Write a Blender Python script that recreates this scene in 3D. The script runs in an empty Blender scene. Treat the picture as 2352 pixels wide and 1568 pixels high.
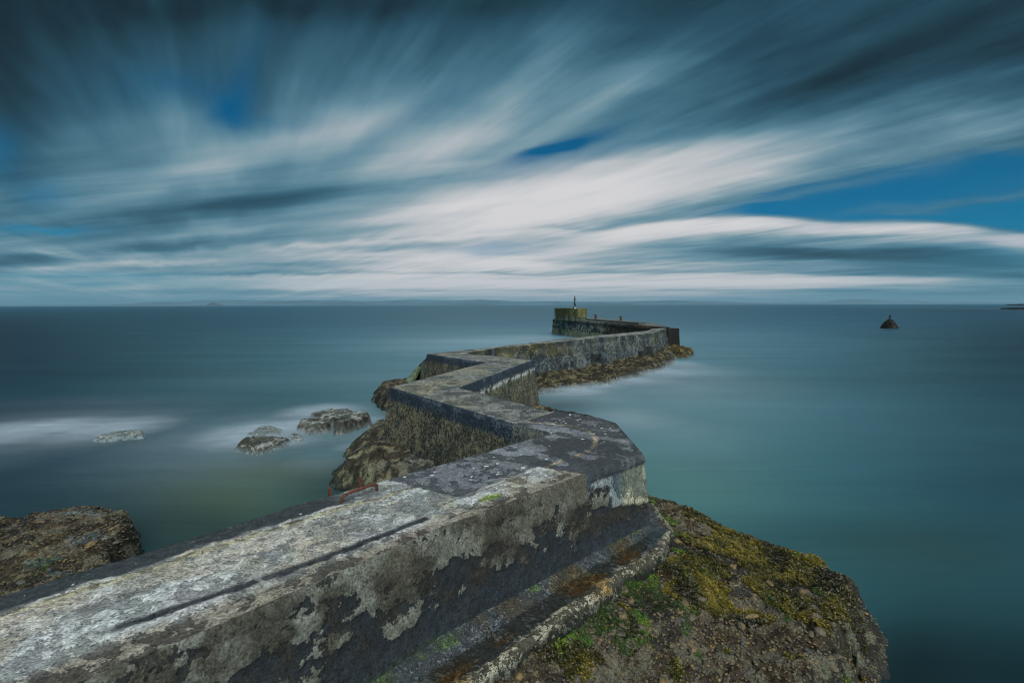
import bpy, bmesh, math, random
import numpy as np
from mathutils import Matrix, Vector, Euler

random.seed(7)
rng = np.random.default_rng(7)
C = bpy.context.scene.collection
SC = bpy.context.scene

# ------------------------------------------------------------------ camera
EYE = 4.0                                    # metres above the water
PITCH = math.radians(4.31)
ROLL = math.radians(0.137)
cam_d = bpy.data.cameras.new('camera')
cam_d.sensor_width = 36.0
cam_d.lens = 17.0
cam_d.clip_start = 0.05
cam_d.clip_end = 90000.0
cam = bpy.data.objects.new('camera', cam_d)
C.objects.link(cam)
cam.matrix_world = Matrix.Translation((0, 0, EYE)) @ Matrix.Rotation(math.radians(90) - PITCH, 4, 'X') @ Matrix.Rotation(-ROLL, 4, 'Z')
SC.camera = cam
CAMROT = np.array(cam.matrix_world.to_3x3())
FPX = 17.0 / 36.0 * 2352.0


def ray(px, py):
    v = np.array([(px - 1176.0) / FPX, -(py - 784.0) / FPX, -1.0])
    return CAMROT @ v


def P(px, py, z=0.0):
    """survey helper: the place at height z seen at a point of the photograph"""
    d = ray(px, py)
    t = (z - EYE) / d[2]
    return (d[0] * t, d[1] * t)


# ------------------------------------------------------------------ render / colour
SC.view_settings.view_transform = 'Standard'
SC.view_settings.look = 'None'
SC.view_settings.gamma = 1.0
EXPO = 1.25
SC.view_settings.exposure = EXPO
SC.view_settings.use_curve_mapping = False
SC.render.engine = 'CYCLES'
SC.cycles.use_denoising = True
SC.cycles.denoising_input_passes = 'RGB_ALBEDO_NORMAL'
SC.cycles.denoising_prefilter = 'ACCURATE'
SC.cycles.pixel_filter_type = 'BLACKMAN_HARRIS'
SC.cycles.filter_width = 1.05
SC.cycles.max_bounces = 6
SC.cycles.volume_bounces = 0
SC.cycles.transparent_max_bounces = 16


def lin(*c):
    if len(c) == 1:
        c = c[0]
    o = []
    for v in c[:3]:
        v = v / 255.0
        o.append(v / 12.92 if v <= 0.04045 else ((v + 0.055) / 1.055) ** 2.4)
    return tuple(o)


# ------------------------------------------------------------------ node helper
class NT:
    def __init__(self, tree):
        self.t = tree
        self.n = tree.nodes
        self.l = tree.links

    def new(self, kind, **kw):
        n = self.n.new(kind)
        for k, v in kw.items():
            setattr(n, k, v)
        return n

    def put(self, sock, v):
        if v is None:
            return
        if isinstance(v, bpy.types.NodeSocket):
            self.l.new(v, sock)
        else:
            if sock.type == 'RGBA' and hasattr(v, '__len__') and len(v) == 3:
                v = (*v, 1.0)
            sock.default_value = v

    def math(self, op, a, b=None, c=None, clamp=False):
        n = self.new('ShaderNodeMath', operation=op, use_clamp=clamp)
        for i, v in enumerate((a, b, c)):
            self.put(n.inputs[i], v)
        return n.outputs[0]

    def vmath(self, op, a, b=None):
        n = self.new('ShaderNodeVectorMath', operation=op)
        self.put(n.inputs[0], a)
        self.put(n.inputs[1], b)
        return n.outputs['Value'] if op in ('DOT_PRODUCT', 'LENGTH') else n.outputs[0]

    def comb(self, x, y, z=0.0):
        n = self.new('ShaderNodeCombineXYZ')
        for i, v in enumerate((x, y, z)):
            self.put(n.inputs[i], v)
        return n.outputs[0]

    def sep(self, v):
        n = self.new('ShaderNodeSeparateXYZ')
        self.put(n.inputs[0], v)
        return n.outputs

    def noise(self, vec, scale=1.0, detail=2.0, rough=0.5, dist=0.0, color=False):
        n = self.new('ShaderNodeTexNoise')
        self.put(n.inputs['Vector'], vec)
        n.inputs['Scale'].default_value = scale
        n.inputs['Detail'].default_value = detail
        n.inputs['Roughness'].default_value = rough
        n.inputs['Distortion'].default_value = dist
        return n.outputs['Color' if color else 'Fac']

    def voro(self, vec, scale=1.0, feature='F1', out='Distance', rand=1.0):
        n = self.new('ShaderNodeTexVoronoi', feature=feature)
        self.put(n.inputs['Vector'], vec)
        n.inputs['Scale'].default_value = scale
        n.inputs['Randomness'].default_value = rand
        return n.outputs[out]

    def mix(self, f, a, b, blend='MIX'):
        n = self.new('ShaderNodeMix', data_type='RGBA', blend_type=blend)
        self.put(n.inputs[0], f)
        self.put(n.inputs[6], a)
        self.put(n.inputs[7], b)
        return n.outputs[2]

    def ss(self, v, lo, hi, olo=0.0, ohi=1.0):
        n = self.new('ShaderNodeMapRange', interpolation_type='SMOOTHSTEP')
        self.put(n.inputs[0], v)
        for i, x in zip((1, 2, 3, 4), (lo, hi, olo, ohi)):
            self.put(n.inputs[i], x)
        return n.outputs[0]

    def ramp(self, f, stops, interp='LINEAR'):
        n = self.new('ShaderNodeValToRGB')
        cr = n.color_ramp
        cr.interpolation = interp
        while len(cr.elements) < len(stops):
            cr.elements.new(0.5)
        for e, (p, c) in zip(cr.elements, stops):
            e.position = p
            e.color = (*c, 1.0)
        self.put(n.inputs[0], f)
        return n.outputs[0]

    def attr(self, name, out='Fac'):
        n = self.new('ShaderNodeAttribute', attribute_name=name)
        return n.outputs[out]

    def bump(self, h, strength=0.5, dist=0.02, normal=None):
        n = self.new('ShaderNodeBump')
        n.inputs['Strength'].default_value = strength
        n.inputs['Distance'].default_value = dist
        self.put(n.inputs['Height'], h)
        if normal is not None:
            self.put(n.inputs['Normal'], normal)
        return n.outputs[0]


# ------------------------------------------------------------------ world: streaked overcast
SUN_EL = math.radians(50)
SUN_AZ = math.radians(160)                   # veiled sun high behind the right shoulder

world = bpy.data.worlds.new('World')
SC.world = world
world.use_nodes = True
w = NT(world.node_tree)
w.n.clear()
co = w.new('ShaderNodeTexCoord').outputs['Generated']
dx, dy, dz = w.sep(co)
ady = w.math('MAXIMUM', w.math('ABSOLUTE', dy), 0.06)
S = w.math('DIVIDE', dx, ady)
T = w.math('DIVIDE', dz, ady)
zc = w.math('ADD', w.math('MAXIMUM', dz, 0.0), 0.012)
# cloud sheet overhead, streaks run along one wind direction
vd = ray(500, 699)
wa = math.atan2(vd[0], vd[1])
ca, sa = math.cos(wa), math.sin(wa)
U = w.math('DIVIDE', w.math('ADD', w.math('MULTIPLY', dx, sa), w.math('MULTIPLY', dy, ca)), zc)
V = w.math('DIVIDE', w.math('SUBTRACT', w.math('MULTIPLY', dx, ca), w.math('MULTIPLY', dy, sa)), zc)


def asinh(v):
    a = w.math('ABSOLUTE', v)
    r = w.math('LOGARITHM', w.math('ADD', a, w.math('SQRT', w.math('MULTIPLY_ADD', a, a, 1.0))), math.e)
    return w.math('MULTIPLY', r, w.math('SIGN', v))


Ua, Va = asinh(U), asinh(V)
n_big = w.noise(w.comb(w.math('MULTIPLY', Va, 2.6), w.math('MULTIPLY', Ua, 1.5), 3.1), 1.0, 4, 0.55, 0.35)
n_mid = w.noise(w.comb(w.math('MULTIPLY', Va, 7.5), w.math('MULTIPLY', Ua, 1.5), 8.7), 1.0, 3, 0.55, 0.25)
n_fine = w.noise(w.comb(w.math('MULTIPLY', Va, 26.0), w.math('MULTIPLY', Ua, 2.2), 1.7), 1.0, 3, 0.6, 0.1)
n_hor = w.noise(w.comb(w.math('MULTIPLY', S, 2.0), w.math('MULTIPLY', T, 62.0), 5.5), 1.0, 5, 0.62, 0.4)
nearvp = w.math('MULTIPLY', w.ss(w.math('ABSOLUTE', w.math('SUBTRACT', Va, 0.1)), 2.4, 0.5), w.ss(T, 0.50, 0.20))
n_str = w.noise(w.comb(w.math('MULTIPLY_ADD', T, -1.0, w.math('MULTIPLY', S, 1.5)), w.math('MULTIPLY_ADD', S, -1.6, w.math('MULTIPLY', T, 11.0)), 7.3), 1.0, 3, 0.45, 0.15)
n_big = w.math('ADD', n_big, w.math('MULTIPLY', nearvp, w.math('SUBTRACT', n_str, n_big)))
n_mid = w.math('ADD', n_mid, w.math('MULTIPLY', nearvp, w.math('SUBTRACT', n_str, n_mid)))
n_fine = w.math('ADD', n_fine, w.math('MULTIPLY', nearvp, w.math('SUBTRACT', 0.5, n_fine)))
n_wrp = w.noise(w.comb(w.math('MULTIPLY', Va, 3.0), w.math('MULTIPLY', Ua, 2.2), 11.0), 1.0, 3, 0.5, 0.0)
n_wr2 = w.noise(w.comb(w.math('MULTIPLY', Va, 3.0), w.math('MULTIPLY', Ua, 2.2), 23.0), 1.0, 3, 0.5, 0.0)
low = w.ss(T, 0.16, 0.02)                     # near the horizon the banks are seen edge on
wamp = w.math('MULTIPLY', w.math('MULTIPLY_ADD', low, -0.07, 0.09), w.math('MULTIPLY_ADD', nearvp, -0.6, 1.0))
S2 = w.math('ADD', S, w.math('MULTIPLY', w.math('SUBTRACT', n_wr2, 0.5), w.math('MULTIPLY', wamp, 1.5)))
T2 = w.math('ADD', T, w.math('MULTIPLY', w.math('SUBTRACT', n_wrp, 0.5), wamp))
ST = w.comb(S2, T2)


def dirst(px, py):
    d = ray(px, py)
    return d[0] / d[1], d[2] / d[1]


def blobs(acc, items, dep=None):
    # every mass of cloud is chained to the one before it, which keeps the shader's working memory small
    dep = acc if dep is None else dep
    for (px, py, a, b, ang, wt) in items:
        s0, t0 = dirst(px, py)
        m = w.new('ShaderNodeMapping', vector_type='TEXTURE')
        m.inputs['Location'].default_value = (s0, t0, 0)
        m.inputs['Rotation'].default_value = (0, 0, math.radians(ang))
        m.inputs['Scale'].default_value = (a / FPX, b / FPX, 1.0)
        w.put(m.inputs['Vector'], w.comb(S2, T2, w.math('MULTIPLY', dep, 1e-7)))
        g = w.math('POWER', 0.36788, w.vmath('DOT_PRODUCT', m.outputs[0], m.outputs[0]))
        acc = w.math('MULTIPLY_ADD', g, wt, acc)
        dep = acc
    return acc


def curve_of_s(pts):
    n = w.new('ShaderNodeFloatCurve')
    cv = n.mapping.curves[0]
    pts = [dirst(*p) for p in pts]
    q = [((s + 1.5) / 3.0, t + 0.2) for s, t in pts]
    q = [(0.0, q[0][1])] + q + [(1.0, q[-1][1])]
    cv.points[0].location = q[0]
    cv.points[1].location = q[-1]
    for x, y in q[1:-1]:
        cv.points.new(x, y)
    n.mapping.update()
    w.put(n.inputs['Value'], w.math('DIVIDE', w.math('ADD', S, 1.5), 3.0))
    return w.math('SUBTRACT', n.outputs[0], 0.2)


# cloud brightness
base = w.ss(T, 0.02, 0.75, 0.50, 0.22)
B = w.math('ADD', base, w.math('MULTIPLY', w.math('SUBTRACT', n_big, 0.5), 0.42))
B = w.math('ADD', B, w.math('MULTIPLY', w.math('SUBTRACT', n_mid, 0.5), 0.17))
n_st2 = w.noise(w.comb(w.math('MULTIPLY', Va, 15.0), w.math('MULTIPLY', Ua, 1.9), 31.7), 1.0, 5, 0.62, 0.15)
n_st2 = w.math('ADD', n_st2, w.math('MULTIPLY', nearvp, w.math('SUBTRACT', 0.5, n_st2)))
right = w.ss(Va, 0.3, 1.6)
B = w.math('ADD', B, w.math('MULTIPLY', w.math('SUBTRACT', n_st2, 0.5), w.math('MULTIPLY_ADD', right, 0.19, 0.08)))
B = w.math('ADD', B, w.math('MULTIPLY', w.math('SUBTRACT', n_fine, 0.5), w.math('MULTIPLY_ADD', right, 0.07, 0.04)))
n_band = w.noise(w.comb(w.math('MULTIPLY', S, 1.7), w.math('MULTIPLY_ADD', S, -2.4, w.math('MULTIPLY', T, 26.0)), 15.0), 1.0, 5, 0.55, 0.12)
bandk = w.math('MULTIPLY', w.ss(T, 0.36, 0.20), w.ss(T, 0.01, 0.05))
B = w.math('ADD', B, w.math('MULTIPLY', w.math('SUBTRACT', n_band, 0.5), w.math('MULTIPLY', bandk, w.ss(S, 0.25, -0.2, 0.14, 0.58))))
B = w.math('ADD', B, w.math('MULTIPLY', w.math('SUBTRACT', n_hor, 0.5), w.math('MULTIPLY', low, 0.62)))
B = blobs(B, [
    (200, 582, 180, 9, -3, .14), (520, 603, 280, 7, 0, .14), (1500, 610, 320, 7, 0, .16), (900, 652, 500, 8, 0, .14), (1950, 650, 380, 7, 0, .14), (1050, 545, 360, 8, 3, .10),
    (1150, 627, 280, 5, 0, -.18), (1500, 642, 320, 5, 0, -.18), (650, 626, 260, 5, 0, -.14), (1750, 668, 500, 4, 0, -.14), (1050, 668, 420, 4, 0, -.12), (1700, 575, 320, 9, 0, -.10),
    (950, 300, 620, 150, 12, .07), (350, 640, 600, 26, 0, .08), (900, 620, 420, 14, 0, .10), (700, 590, 300, 10, 2, .08),
    (1160, 455, 330, 80, 10, .40), (1480, 395, 380, 52, 19, .38), (1300, 500, 300, 34, 8, .16), (1600, 420, 260, 30, 17, .10), (1850, 330, 330, 55, 19, .26), (2250, 285, 260, 50, 16, .22),
    (700, 320, 220, 55, 8, .22), (940, 350, 190, 40, 25, .16), (420, 290, 110, 70, -30, .12), (480, 390, 160, 35, 12, .10),
    (1380, 230, 240, 32, 28, .12), (1230, 165, 280, 50, 32, .14), (1130, 290, 240, 40, 28, .16), (900, 250, 260, 40, 30, .08), (1560, 90, 260, 40, 30, .08), (1850, 640, 480, 11, 0, .24), (2050, 662, 360, 9, 0, .14),
    (1000, 590, 330, 22, 0, .22), (1150, 650, 480, 40, 0, .34), (1700, 670, 500, 26, 0, .18), (1430, 560, 260, 30, 6, .20), (1750, 640, 300, 14, 0, .16),
    (1180, 610, 120, 12, -4, .18), (1650, 665, 420, 16, 0, .08),
    (60, 555, 120, 18, -10, .05), (330, 608, 120, 8, 0, .14), (620, 640, 200, 20, 0, .14),
    (2250, 130, 520, 150, 14, -.17), (1850, 215, 300, 50, 22, -.08), (1750, 120, 260, 90, 30, -.05), (1560, 60, 260, 50, 25, -.05),
    (60, 40, 330, 160, 30, -.15), (500, 20, 300, 45, 0, -.12), (1050, 0, 500, 40, 0, -.12), (30, 330, 90, 140, 0, -.16), (20, 180, 120, 120, 0, -.06),
    (480, 470, 300, 42, 8, -.22), (820, 485, 150, 22, 10, -.14), (400, 565, 170, 16, 4, -.14), (20, 600, 90, 18, 0, -.18),
    (640, 100, 60, 120, -20, -.08), (1560, 300, 200, 30, 22, -.08), (1240, 470, 200, 14, 6, -.10),
    (2040, 585, 330, 26, -2, -.34), (1290, 520, 160, 10, 5, -.14), (2280, 620, 190, 16, 0, -.14), (650, 604, 120, 8, 0, -.18),
    (1450, 530, 260, 22, 6, .12), (2100, 680, 500, 30, 0, -.10), (150, 670, 420, 36, 0, .08), (600, 660, 500, 30, 0, .10), (560, 520, 330, 22, 6, .14), (700, 565, 260, 10, 4, .12), (250, 520, 260, 20, 6, .10), (60, 560, 160, 14, -8, .04),
])
# long bank with a crisp bright crest on the right
crest = curve_of_s([(900, 602), (1150, 565), (1376, 530), (1500, 511), (1591, 502), (1680, 497), (1726, 497), (1800, 500), (1926, 510),
                    (2076, 508), (2180, 513), (2352, 537), (2500, 556)])
T3 = w.math('ADD', T, w.math('MULTIPLY', w.math('SUBTRACT', n_wrp, 0.5), 0.012))
dc = w.math('SUBTRACT', T3, crest)            # >0 above the crest
inb = w.math('MULTIPLY', w.ss(dc, 0.006, -0.006), w.ss(S, 0.05, 0.36))
glow = w.math('POWER', 0.36788, w.math('POWER', w.math('DIVIDE', w.math('ADD', dc, 0.014), 0.024), 2.0))
glow = w.math('MULTIPLY', w.math('MULTIPLY', glow, inb), w.ss(S, 1.15, 0.7, 0.75, 1.0))
glow = w.math('MULTIPLY', glow, w.ss(n_mid, 0.2, 0.8, 0.6, 1.25))
B = w.math('MULTIPLY_ADD', glow, 0.42, B)
B = w.math('MINIMUM', w.math('MAXIMUM', B, 0.0), 1.0)
cloud = w.ramp(B, [(0.0, lin(12, 27, 36)), (0.14, lin(28, 54, 67)), (0.34, lin(46, 90, 111)), (0.52, lin(90, 134, 152)),
                   (0.66, lin(136, 162, 172)), (0.79, lin(186, 191, 195)), (1.0, lin(222, 219, 220))], 'B_SPLINE')

# clear openings
wedge_top = curve_of_s([(1300, 560), (1520, 530), (1601, 503), (1700, 478), (1776, 452), (1900, 425), (2051, 392), (2200, 368), (2352, 342), (2500, 320)])
du = w.math('SUBTRACT', wedge_top, w.math('ADD', T2, w.math('MULTIPLY', w.math('SUBTRACT', n_fine, 0.5), 0.03)))
wtop = w.math('SUBTRACT', 0.0, du)            # >0 above the wedge
wedge = w.math('MULTIPLY', w.ss(wtop, 0.026, -0.012), w.ss(dc, -0.002, 0.009))
wedge = w.math('MULTIPLY', wedge, w.ss(S, 0.34, 0.50))
G = blobs(0.0, [(1290, 336, 130, 17, 21, .85), (1230, 350, 120, 10, 14, .5), (1380, 345, 150, 20, 14, .35), (520, 240, 50, 40, 40, .8), (570, 190, 30, 90, -18, .45), (400, 190, 130, 50, 0, .45),
                (100, 528, 110, 12, 0, .7), (95, 450, 70, 30, 0, .35), (1130, 575, 110, 9, 0, .4), (620, 280, 120, 22, -5, .30),
                (360, 650, 420, 8, 0, .40), (200, 634, 300, 8, 0, .40), (60, 690, 420, 40, 0, .40), (2350, 600, 260, 60, 0, .30), (2230, 690, 330, 24, 0, .30),
                (1000, 245, 200, 20, 28, .22), (0, 340, 50, 60, 0, .5)], B)
G = w.math('MAXIMUM', wedge, w.math('MINIMUM', G, 1.0))
strk = blobs(0.0, [(2230, 458, 250, 11, 6, .55), (1930, 428, 200, 13, 10, .5), (1760, 466, 120, 6, 8, .4), (2360, 405, 150, 16, 14, .1)], G)
G = w.math('MULTIPLY', G, w.math('SUBTRACT', 1.0, strk))
sky = w.new('ShaderNodeTexSky', sky_type='NISHITA')
sky.sun_disc = False
sky.sun_elevation = SUN_EL
sky.sun_rotation = SUN_AZ
sky.air_density = 1.0
sky.dust_density = 0.6
sky.ozone_density = 3.0
clear = w.mix(1.0, sky.outputs[0], w.mix(w.ss(T, 0.0, 0.45), (0.0, 0.155, 0.245), (0.0, 0.15, 0.205)), 'MULTIPLY')
kx = 10.0 / 2 ** EXPO
cloud10 = w.mix(1.0, cloud, (kx, kx, kx), 'MULTIPLY')
col = w.mix(G, cloud10, clear)
bg = w.new('ShaderNodeBackground')
w.put(bg.inputs['Color'], col)
bg.inputs['Strength'].default_value = 0.1
wo = w.new('ShaderNodeOutputWorld')
w.l.new(bg.outputs[0], wo.inputs['Surface'])
world.cycles.sampling_method = 'MANUAL'
world.cycles.sample_map_resolution = 512

sun_d = bpy.data.lights.new('sun', 'SUN')
sun_d.energy = 1.5
sun_d.angle = math.radians(60)
sun_d.color = (1.0, 0.985, 0.95)
sun = bpy.data.objects.new('sun', sun_d)
C.objects.link(sun)
sdir = Vector((math.sin(SUN_AZ) * math.cos(SUN_EL), math.cos(SUN_AZ) * math.cos(SUN_EL), math.sin(SUN_EL)))
sun.rotation_euler = sdir.to_track_quat('Z', 'Y').to_euler()


# ------------------------------------------------------------------ numpy noise
def _hash(i, j, k, seed):
    h = (i.astype(np.int64) * 374761393 + j.astype(np.int64) * 668265263 + k.astype(np.int64) * 2147483647 + seed * 974711) & 0xffffffff
    h = ((h ^ (h >> 13)) * 1274126177) & 0xffffffff
    h = ((h ^ (h >> 15)) * 2246822519) & 0xffffffff
    h = h ^ (h >> 13)
    return (h & 0xffffff) / float(0xffffff)


def vnoise(x, y, z=None, seed=0):
    x = np.asarray(x, float)
    y = np.asarray(y, float)
    z = np.zeros_like(x) if z is None else np.asarray(z, float)
    i, j, k = np.floor(x), np.floor(y), np.floor(z)
    fx, fy, fz = x - i, y - j, z - k
    fx, fy, fz = (f * f * (3 - 2 * f) for f in (fx, fy, fz))
    r = 0
    for a in (0, 1):
        for b in (0, 1):
            for c in (0, 1):
                wgt = (fx if a else 1 - fx) * (fy if b else 1 - fy) * (fz if c else 1 - fz)
                r = r + wgt * _hash(i + a, j + b, k + c, seed)
    return r


def fbm(x, y, z=None, octaves=4, seed=0, gain=0.5, lac=2.03):
    s, a, t = 0, 1.0, 0
    z = np.zeros_like(np.asarray(x, float)) if z is None else z
    for o in range(octaves):
        s = s + a * vnoise(x, y, z, seed + o * 17)
        t += a
        a *= gain
        x, y, z = x * lac + 3.7, y * lac - 1.3, z * lac + 5.1
    return s / t


def sstep(v, lo, hi):
    t = np.clip((v - lo) / (hi - lo), 0, 1)
    return t * t * (3 - 2 * t)


def worley(x, y, seed=0):
    """F1, F2 and cell id"""
    i, j = np.floor(x), np.floor(y)
    f1 = np.full(x.shape, 9.0)
    f2 = np.full(x.shape, 9.0)
    cid = np.zeros(x.shape)
    for a in (-1, 0, 1):
        for b in (-1, 0, 1):
            zz = np.zeros_like(i)
            px = i + a + _hash(i + a, j + b, zz, seed)
            py = j + b + _hash(i + a, j + b, zz, seed + 5)
            idv = _hash(i + a, j + b, zz, seed + 9)
            d = np.hypot(px - x, py - y)
            m = d < f1
            f2 = np.where(m, f1, np.minimum(f2, d))
            cid = np.where(m, idv, cid)
            f1 = np.where(m, d, f1)
    return f1, f2, cid


def seg_dist(x, y, poly, closed=True):
    poly = np.array(poly, float)
    n = len(poly)
    best = np.full(x.shape, 1e9)
    inside = np.zeros(x.shape, bool)
    for k in range(n if closed else n - 1):
        ax, ay = poly[k]
        bx, by = poly[(k + 1) % n]
        ex, ey = bx - ax, by - ay
        t = np.clip(((x - ax) * ex + (y - ay) * ey) / (ex * ex + ey * ey + 1e-12), 0, 1)
        best = np.minimum(best, np.hypot(x - ax - t * ex, y - ay - t * ey))
        if closed:
            c = ((ay > y) != (by > y)) & (x < (bx - ax) * (y - ay) / (by - ay + 1e-12) + ax)
            inside ^= c
    return np.where(inside, best, -best) if closed else best


# ------------------------------------------------------------------ mesh helpers
def link(name, me, mat=None, parent=None, loc=None):
    o = bpy.data.objects.new(name, me)
    C.objects.link(o)
    if mat is not None:
        me.materials.clear()
        me.materials.append(mat)
    if parent is not None:
        o.parent = parent
    if loc is not None:
        o.location = loc
    return o


def tag(o, label=None, cat=None, group=None, kind=None):
    if label:
        o['label'] = label
    if cat:
        o['category'] = cat
    if group:
        o['group'] = group
    if kind:
        o['kind'] = kind
    return o


def mesh_np(name, verts, faces, smooth=True, attrs=None):
    me = bpy.data.meshes.new(name)
    verts = np.asarray(verts, np.float32)
    faces = np.asarray(faces, np.int32)
    k = faces.shape[1]
    me.vertices.add(len(verts))
    me.vertices.foreach_set('co', verts.ravel())
    me.loops.add(faces.size)
    me.loops.foreach_set('vertex_index', faces.ravel())
    me.polygons.add(len(faces))
    me.polygons.foreach_set('loop_start', np.arange(0, faces.size, k, dtype=np.int32))
    me.polygons.foreach_set('use_smooth', np.full(len(faces), smooth))
    me.update(calc_edges=True)
    for an, av in (attrs or {}).items():
        av = np.asarray(av, np.float32)
        if av.ndim == 1:
            a = me.attributes.new(an, 'FLOAT', 'POINT')
            a.data.foreach_set('value', av)
        else:
            a = me.attributes.new(an, 'FLOAT_COLOR', 'POINT')
            a.data.foreach_set('color', np.concatenate([av, np.ones((len(av), 1), np.float32)], 1).ravel())
    return me


def grid_faces(nr, nc):
    a = np.arange(nr * nc).reshape(nr, nc)
    return np.stack([a[:-1, :-1], a[:-1, 1:], a[1:, 1:], a[1:, :-1]], -1).reshape(-1, 4)


def bm_obj(name, bm, mat, parent=None, smooth=False):
    me = bpy.data.meshes.new(name)
    bmesh.ops.recalc_face_normals(bm, faces=bm.faces)
    bm.to_mesh(me)
    bm.free()
    if smooth:
        me.polygons.foreach_set('use_smooth', [True] * len(me.polygons))
    return link(name, me, mat, parent)


def add_box(bm, c, s, rz=0.0, bev=0.0):
    r = bmesh.ops.create_cube(bm, size=1.0, matrix=Matrix.Translation(c) @ Matrix.Rotation(rz, 4, 'Z') @ Matrix.Diagonal((*s, 1)))
    if bev > 0:
        es = list({e for v in r['verts'] for e in v.link_edges})
        bmesh.ops.bevel(bm, geom=es, offset=bev, segments=2, affect='EDGES')


def add_tube(bm, pts, r, n=8, caps=True):
    pts = [Vector(p) for p in pts]
    rings = []
    for i, p in enumerate(pts):
        d = (pts[min(i + 1, len(pts) - 1)] - pts[max(i - 1, 0)]).normalized()
        u = d.cross(Vector((0.3, 0.1, 1.0)))
        if u.length < 1e-4:
            u = d.cross(Vector((1, 0, 0)))
        u.normalize()
        v = d.cross(u)
        rr = r[i] if hasattr(r, '__len__') else r
        rings.append([bm.verts.new(p + (u * math.cos(2 * math.pi * k / n) + v * math.sin(2 * math.pi * k / n)) * rr) for k in range(n)])
    for a, b in zip(rings[:-1], rings[1:]):
        for k in range(n):
            bm.faces.new((a[k], a[(k + 1) % n], b[(k + 1) % n], b[k]))
    if caps:
        bm.faces.new(rings[0])
        bm.faces.new(rings[-1][::-1])


# ------------------------------------------------------------------ materials
def two_tone(name, fine=55.0, edge=0.05, nz=0.22, spots=False, rough=(0.75, 0.95), bstr=0.55, bdist=0.012, contrast=1.0, gran=26.0, agg=0.0):
    """surface whose two colours come with the mesh (colA, colB) and whose ragged border follows the field fld"""
    m = bpy.data.materials.new(name)
    m.use_nodes = True
    t = NT(m.node_tree)
    t.n.clear()
    pos = t.new('ShaderNodeTexCoord').outputs['Object']
    n1 = t.noise(pos, gran * 0.45, 4, 0.62)
    n2 = t.noise(pos, fine, 4, 0.68)
    n3 = t.noise(pos, fine * 3.1, 2, 0.6)
    f = t.math('ADD', t.attr('fld'), t.math('MULTIPLY', t.math('SUBTRACT', n1, 0.5), nz * 1.6))
    f = t.math('ADD', f, t.math('MULTIPLY', t.math('SUBTRACT', n2, 0.5), nz * 0.9))
    k = t.ss(f, 0.5 - edge, 0.5 + edge)
    c = t.mix(k, t.attr('colA', 'Color'), t.attr('colB', 'Color'))
    # grain: light and dark grit
    g = t.math('ADD', t.math('MULTIPLY', n2, 0.62), t.math('MULTIPLY', n3, 0.38))
    gm = t.ss(g, 0.30, 0.72, 1.0 - 0.72 * contrast, 1.0 + 0.80 * contrast)
    c = t.mix(1.0, c, t.comb(gm, gm, gm), 'MULTIPLY')
    mo = t.ss(t.noise(pos, gran * .32, 4, .65), .32, .68, 1 - .30 * contrast, 1 + .30 * contrast)
    c = t.mix(1.0, c, t.comb(mo, mo, mo), 'MULTIPLY')
    pit = None
    if agg:
        av = t.new('ShaderNodeTexVoronoi')
        t.put(av.inputs['Vector'], t.vmath('ADD', pos, t.vmath('MULTIPLY', t.noise(pos, agg * .7, 2, 0.6, color=True), (.5 / agg, .5 / agg, .5 / agg))))
        av.inputs['Scale'].default_value = agg
        ar = t.sep(av.outputs['Color'])
        side_ = t.math('MULTIPLY_ADD', t.attr('spots'), -0.75, 1.0)
        dens = t.ss(t.noise(pos, 3.1, 3, .6), .38, .62, .25, 1.0)
        pit = t.math('MULTIPLY', t.ss(t.math('SUBTRACT', t.math('MULTIPLY', ar[0], .42), av.outputs['Distance']), -.02, .08), t.math('MULTIPLY', side_, dens))
        st_ = t.math('MULTIPLY', t.ss(t.math('SUBTRACT', t.math('MULTIPLY', ar[1], .40), av.outputs['Distance']), .0, .06), t.math('MULTIPLY', side_, t.ss(ar[2], .62, .66)))
        c = t.mix(t.math('MULTIPLY', pit, .62), c, t.mix(1.0, c, (.22, .22, .22), 'MULTIPLY'))
        c = t.mix(t.math('MULTIPLY', st_, .6), c, t.mix(1.0, c, (1.7, 1.65, 1.5), 'MULTIPLY'))
    hue = t.noise(pos, 4.3, 3, 0.6, color=True)
    c = t.mix(0.07 * contrast, c, t.mix(1.0, c, t.vmath('MULTIPLY', hue, (2.1, 2.0, 1.85)), 'MULTIPLY'))
    if spots:
        sv = t.new('ShaderNodeTexVoronoi')
        t.put(sv.inputs['Vector'], t.vmath('ADD', pos, t.vmath('MULTIPLY', t.noise(pos, 22, 2, 0.6, color=True), (0.035, 0.035, 0.035))))
        sv.inputs['Scale'].default_value = 6.5
        rnd = t.sep(sv.outputs['Color'])
        sp = t.math('SUBTRACT', t.math('MULTIPLY', t.math('POWER', rnd[0], 3.2), 0.21), sv.outputs['Distance'])
        sm = t.math('MULTIPLY', t.ss(sp, 0.0, 0.03), t.attr('spots'))
        sv2 = t.new('ShaderNodeTexVoronoi')
        t.put(sv2.inputs['Vector'], t.vmath('ADD', pos, t.vmath('MULTIPLY', t.noise(pos, 40, 2, 0.6, color=True), (0.02, 0.02, 0.02))))
        sv2.inputs['Scale'].default_value = 13.0
        rnd2 = t.sep(sv2.outputs['Color'])
        clus = t.ss(t.noise(pos, 1.9, 2, 0.5), 0.40, 0.60)
        sp2 = t.math('SUBTRACT', t.math('MULTIPLY', t.math('MULTIPLY', t.math('POWER', rnd2[0], 3.5), 0.32), clus), sv2.outputs['Distance'])
        sm = t.math('MAXIMUM', sm, t.math('MULTIPLY', t.ss(sp2, 0.0, 0.05), t.attr('spots')))
        c = t.mix(t.math('MULTIPLY', sm, 0.85), c, (0.62, 0.66, 0.68))
    p = t.new('ShaderNodeBsdfPrincipled')
    t.put(p.inputs['Base Color'], c)
    rr = t.ss(k, 0.0, 1.0, rough[0], rough[1])
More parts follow.
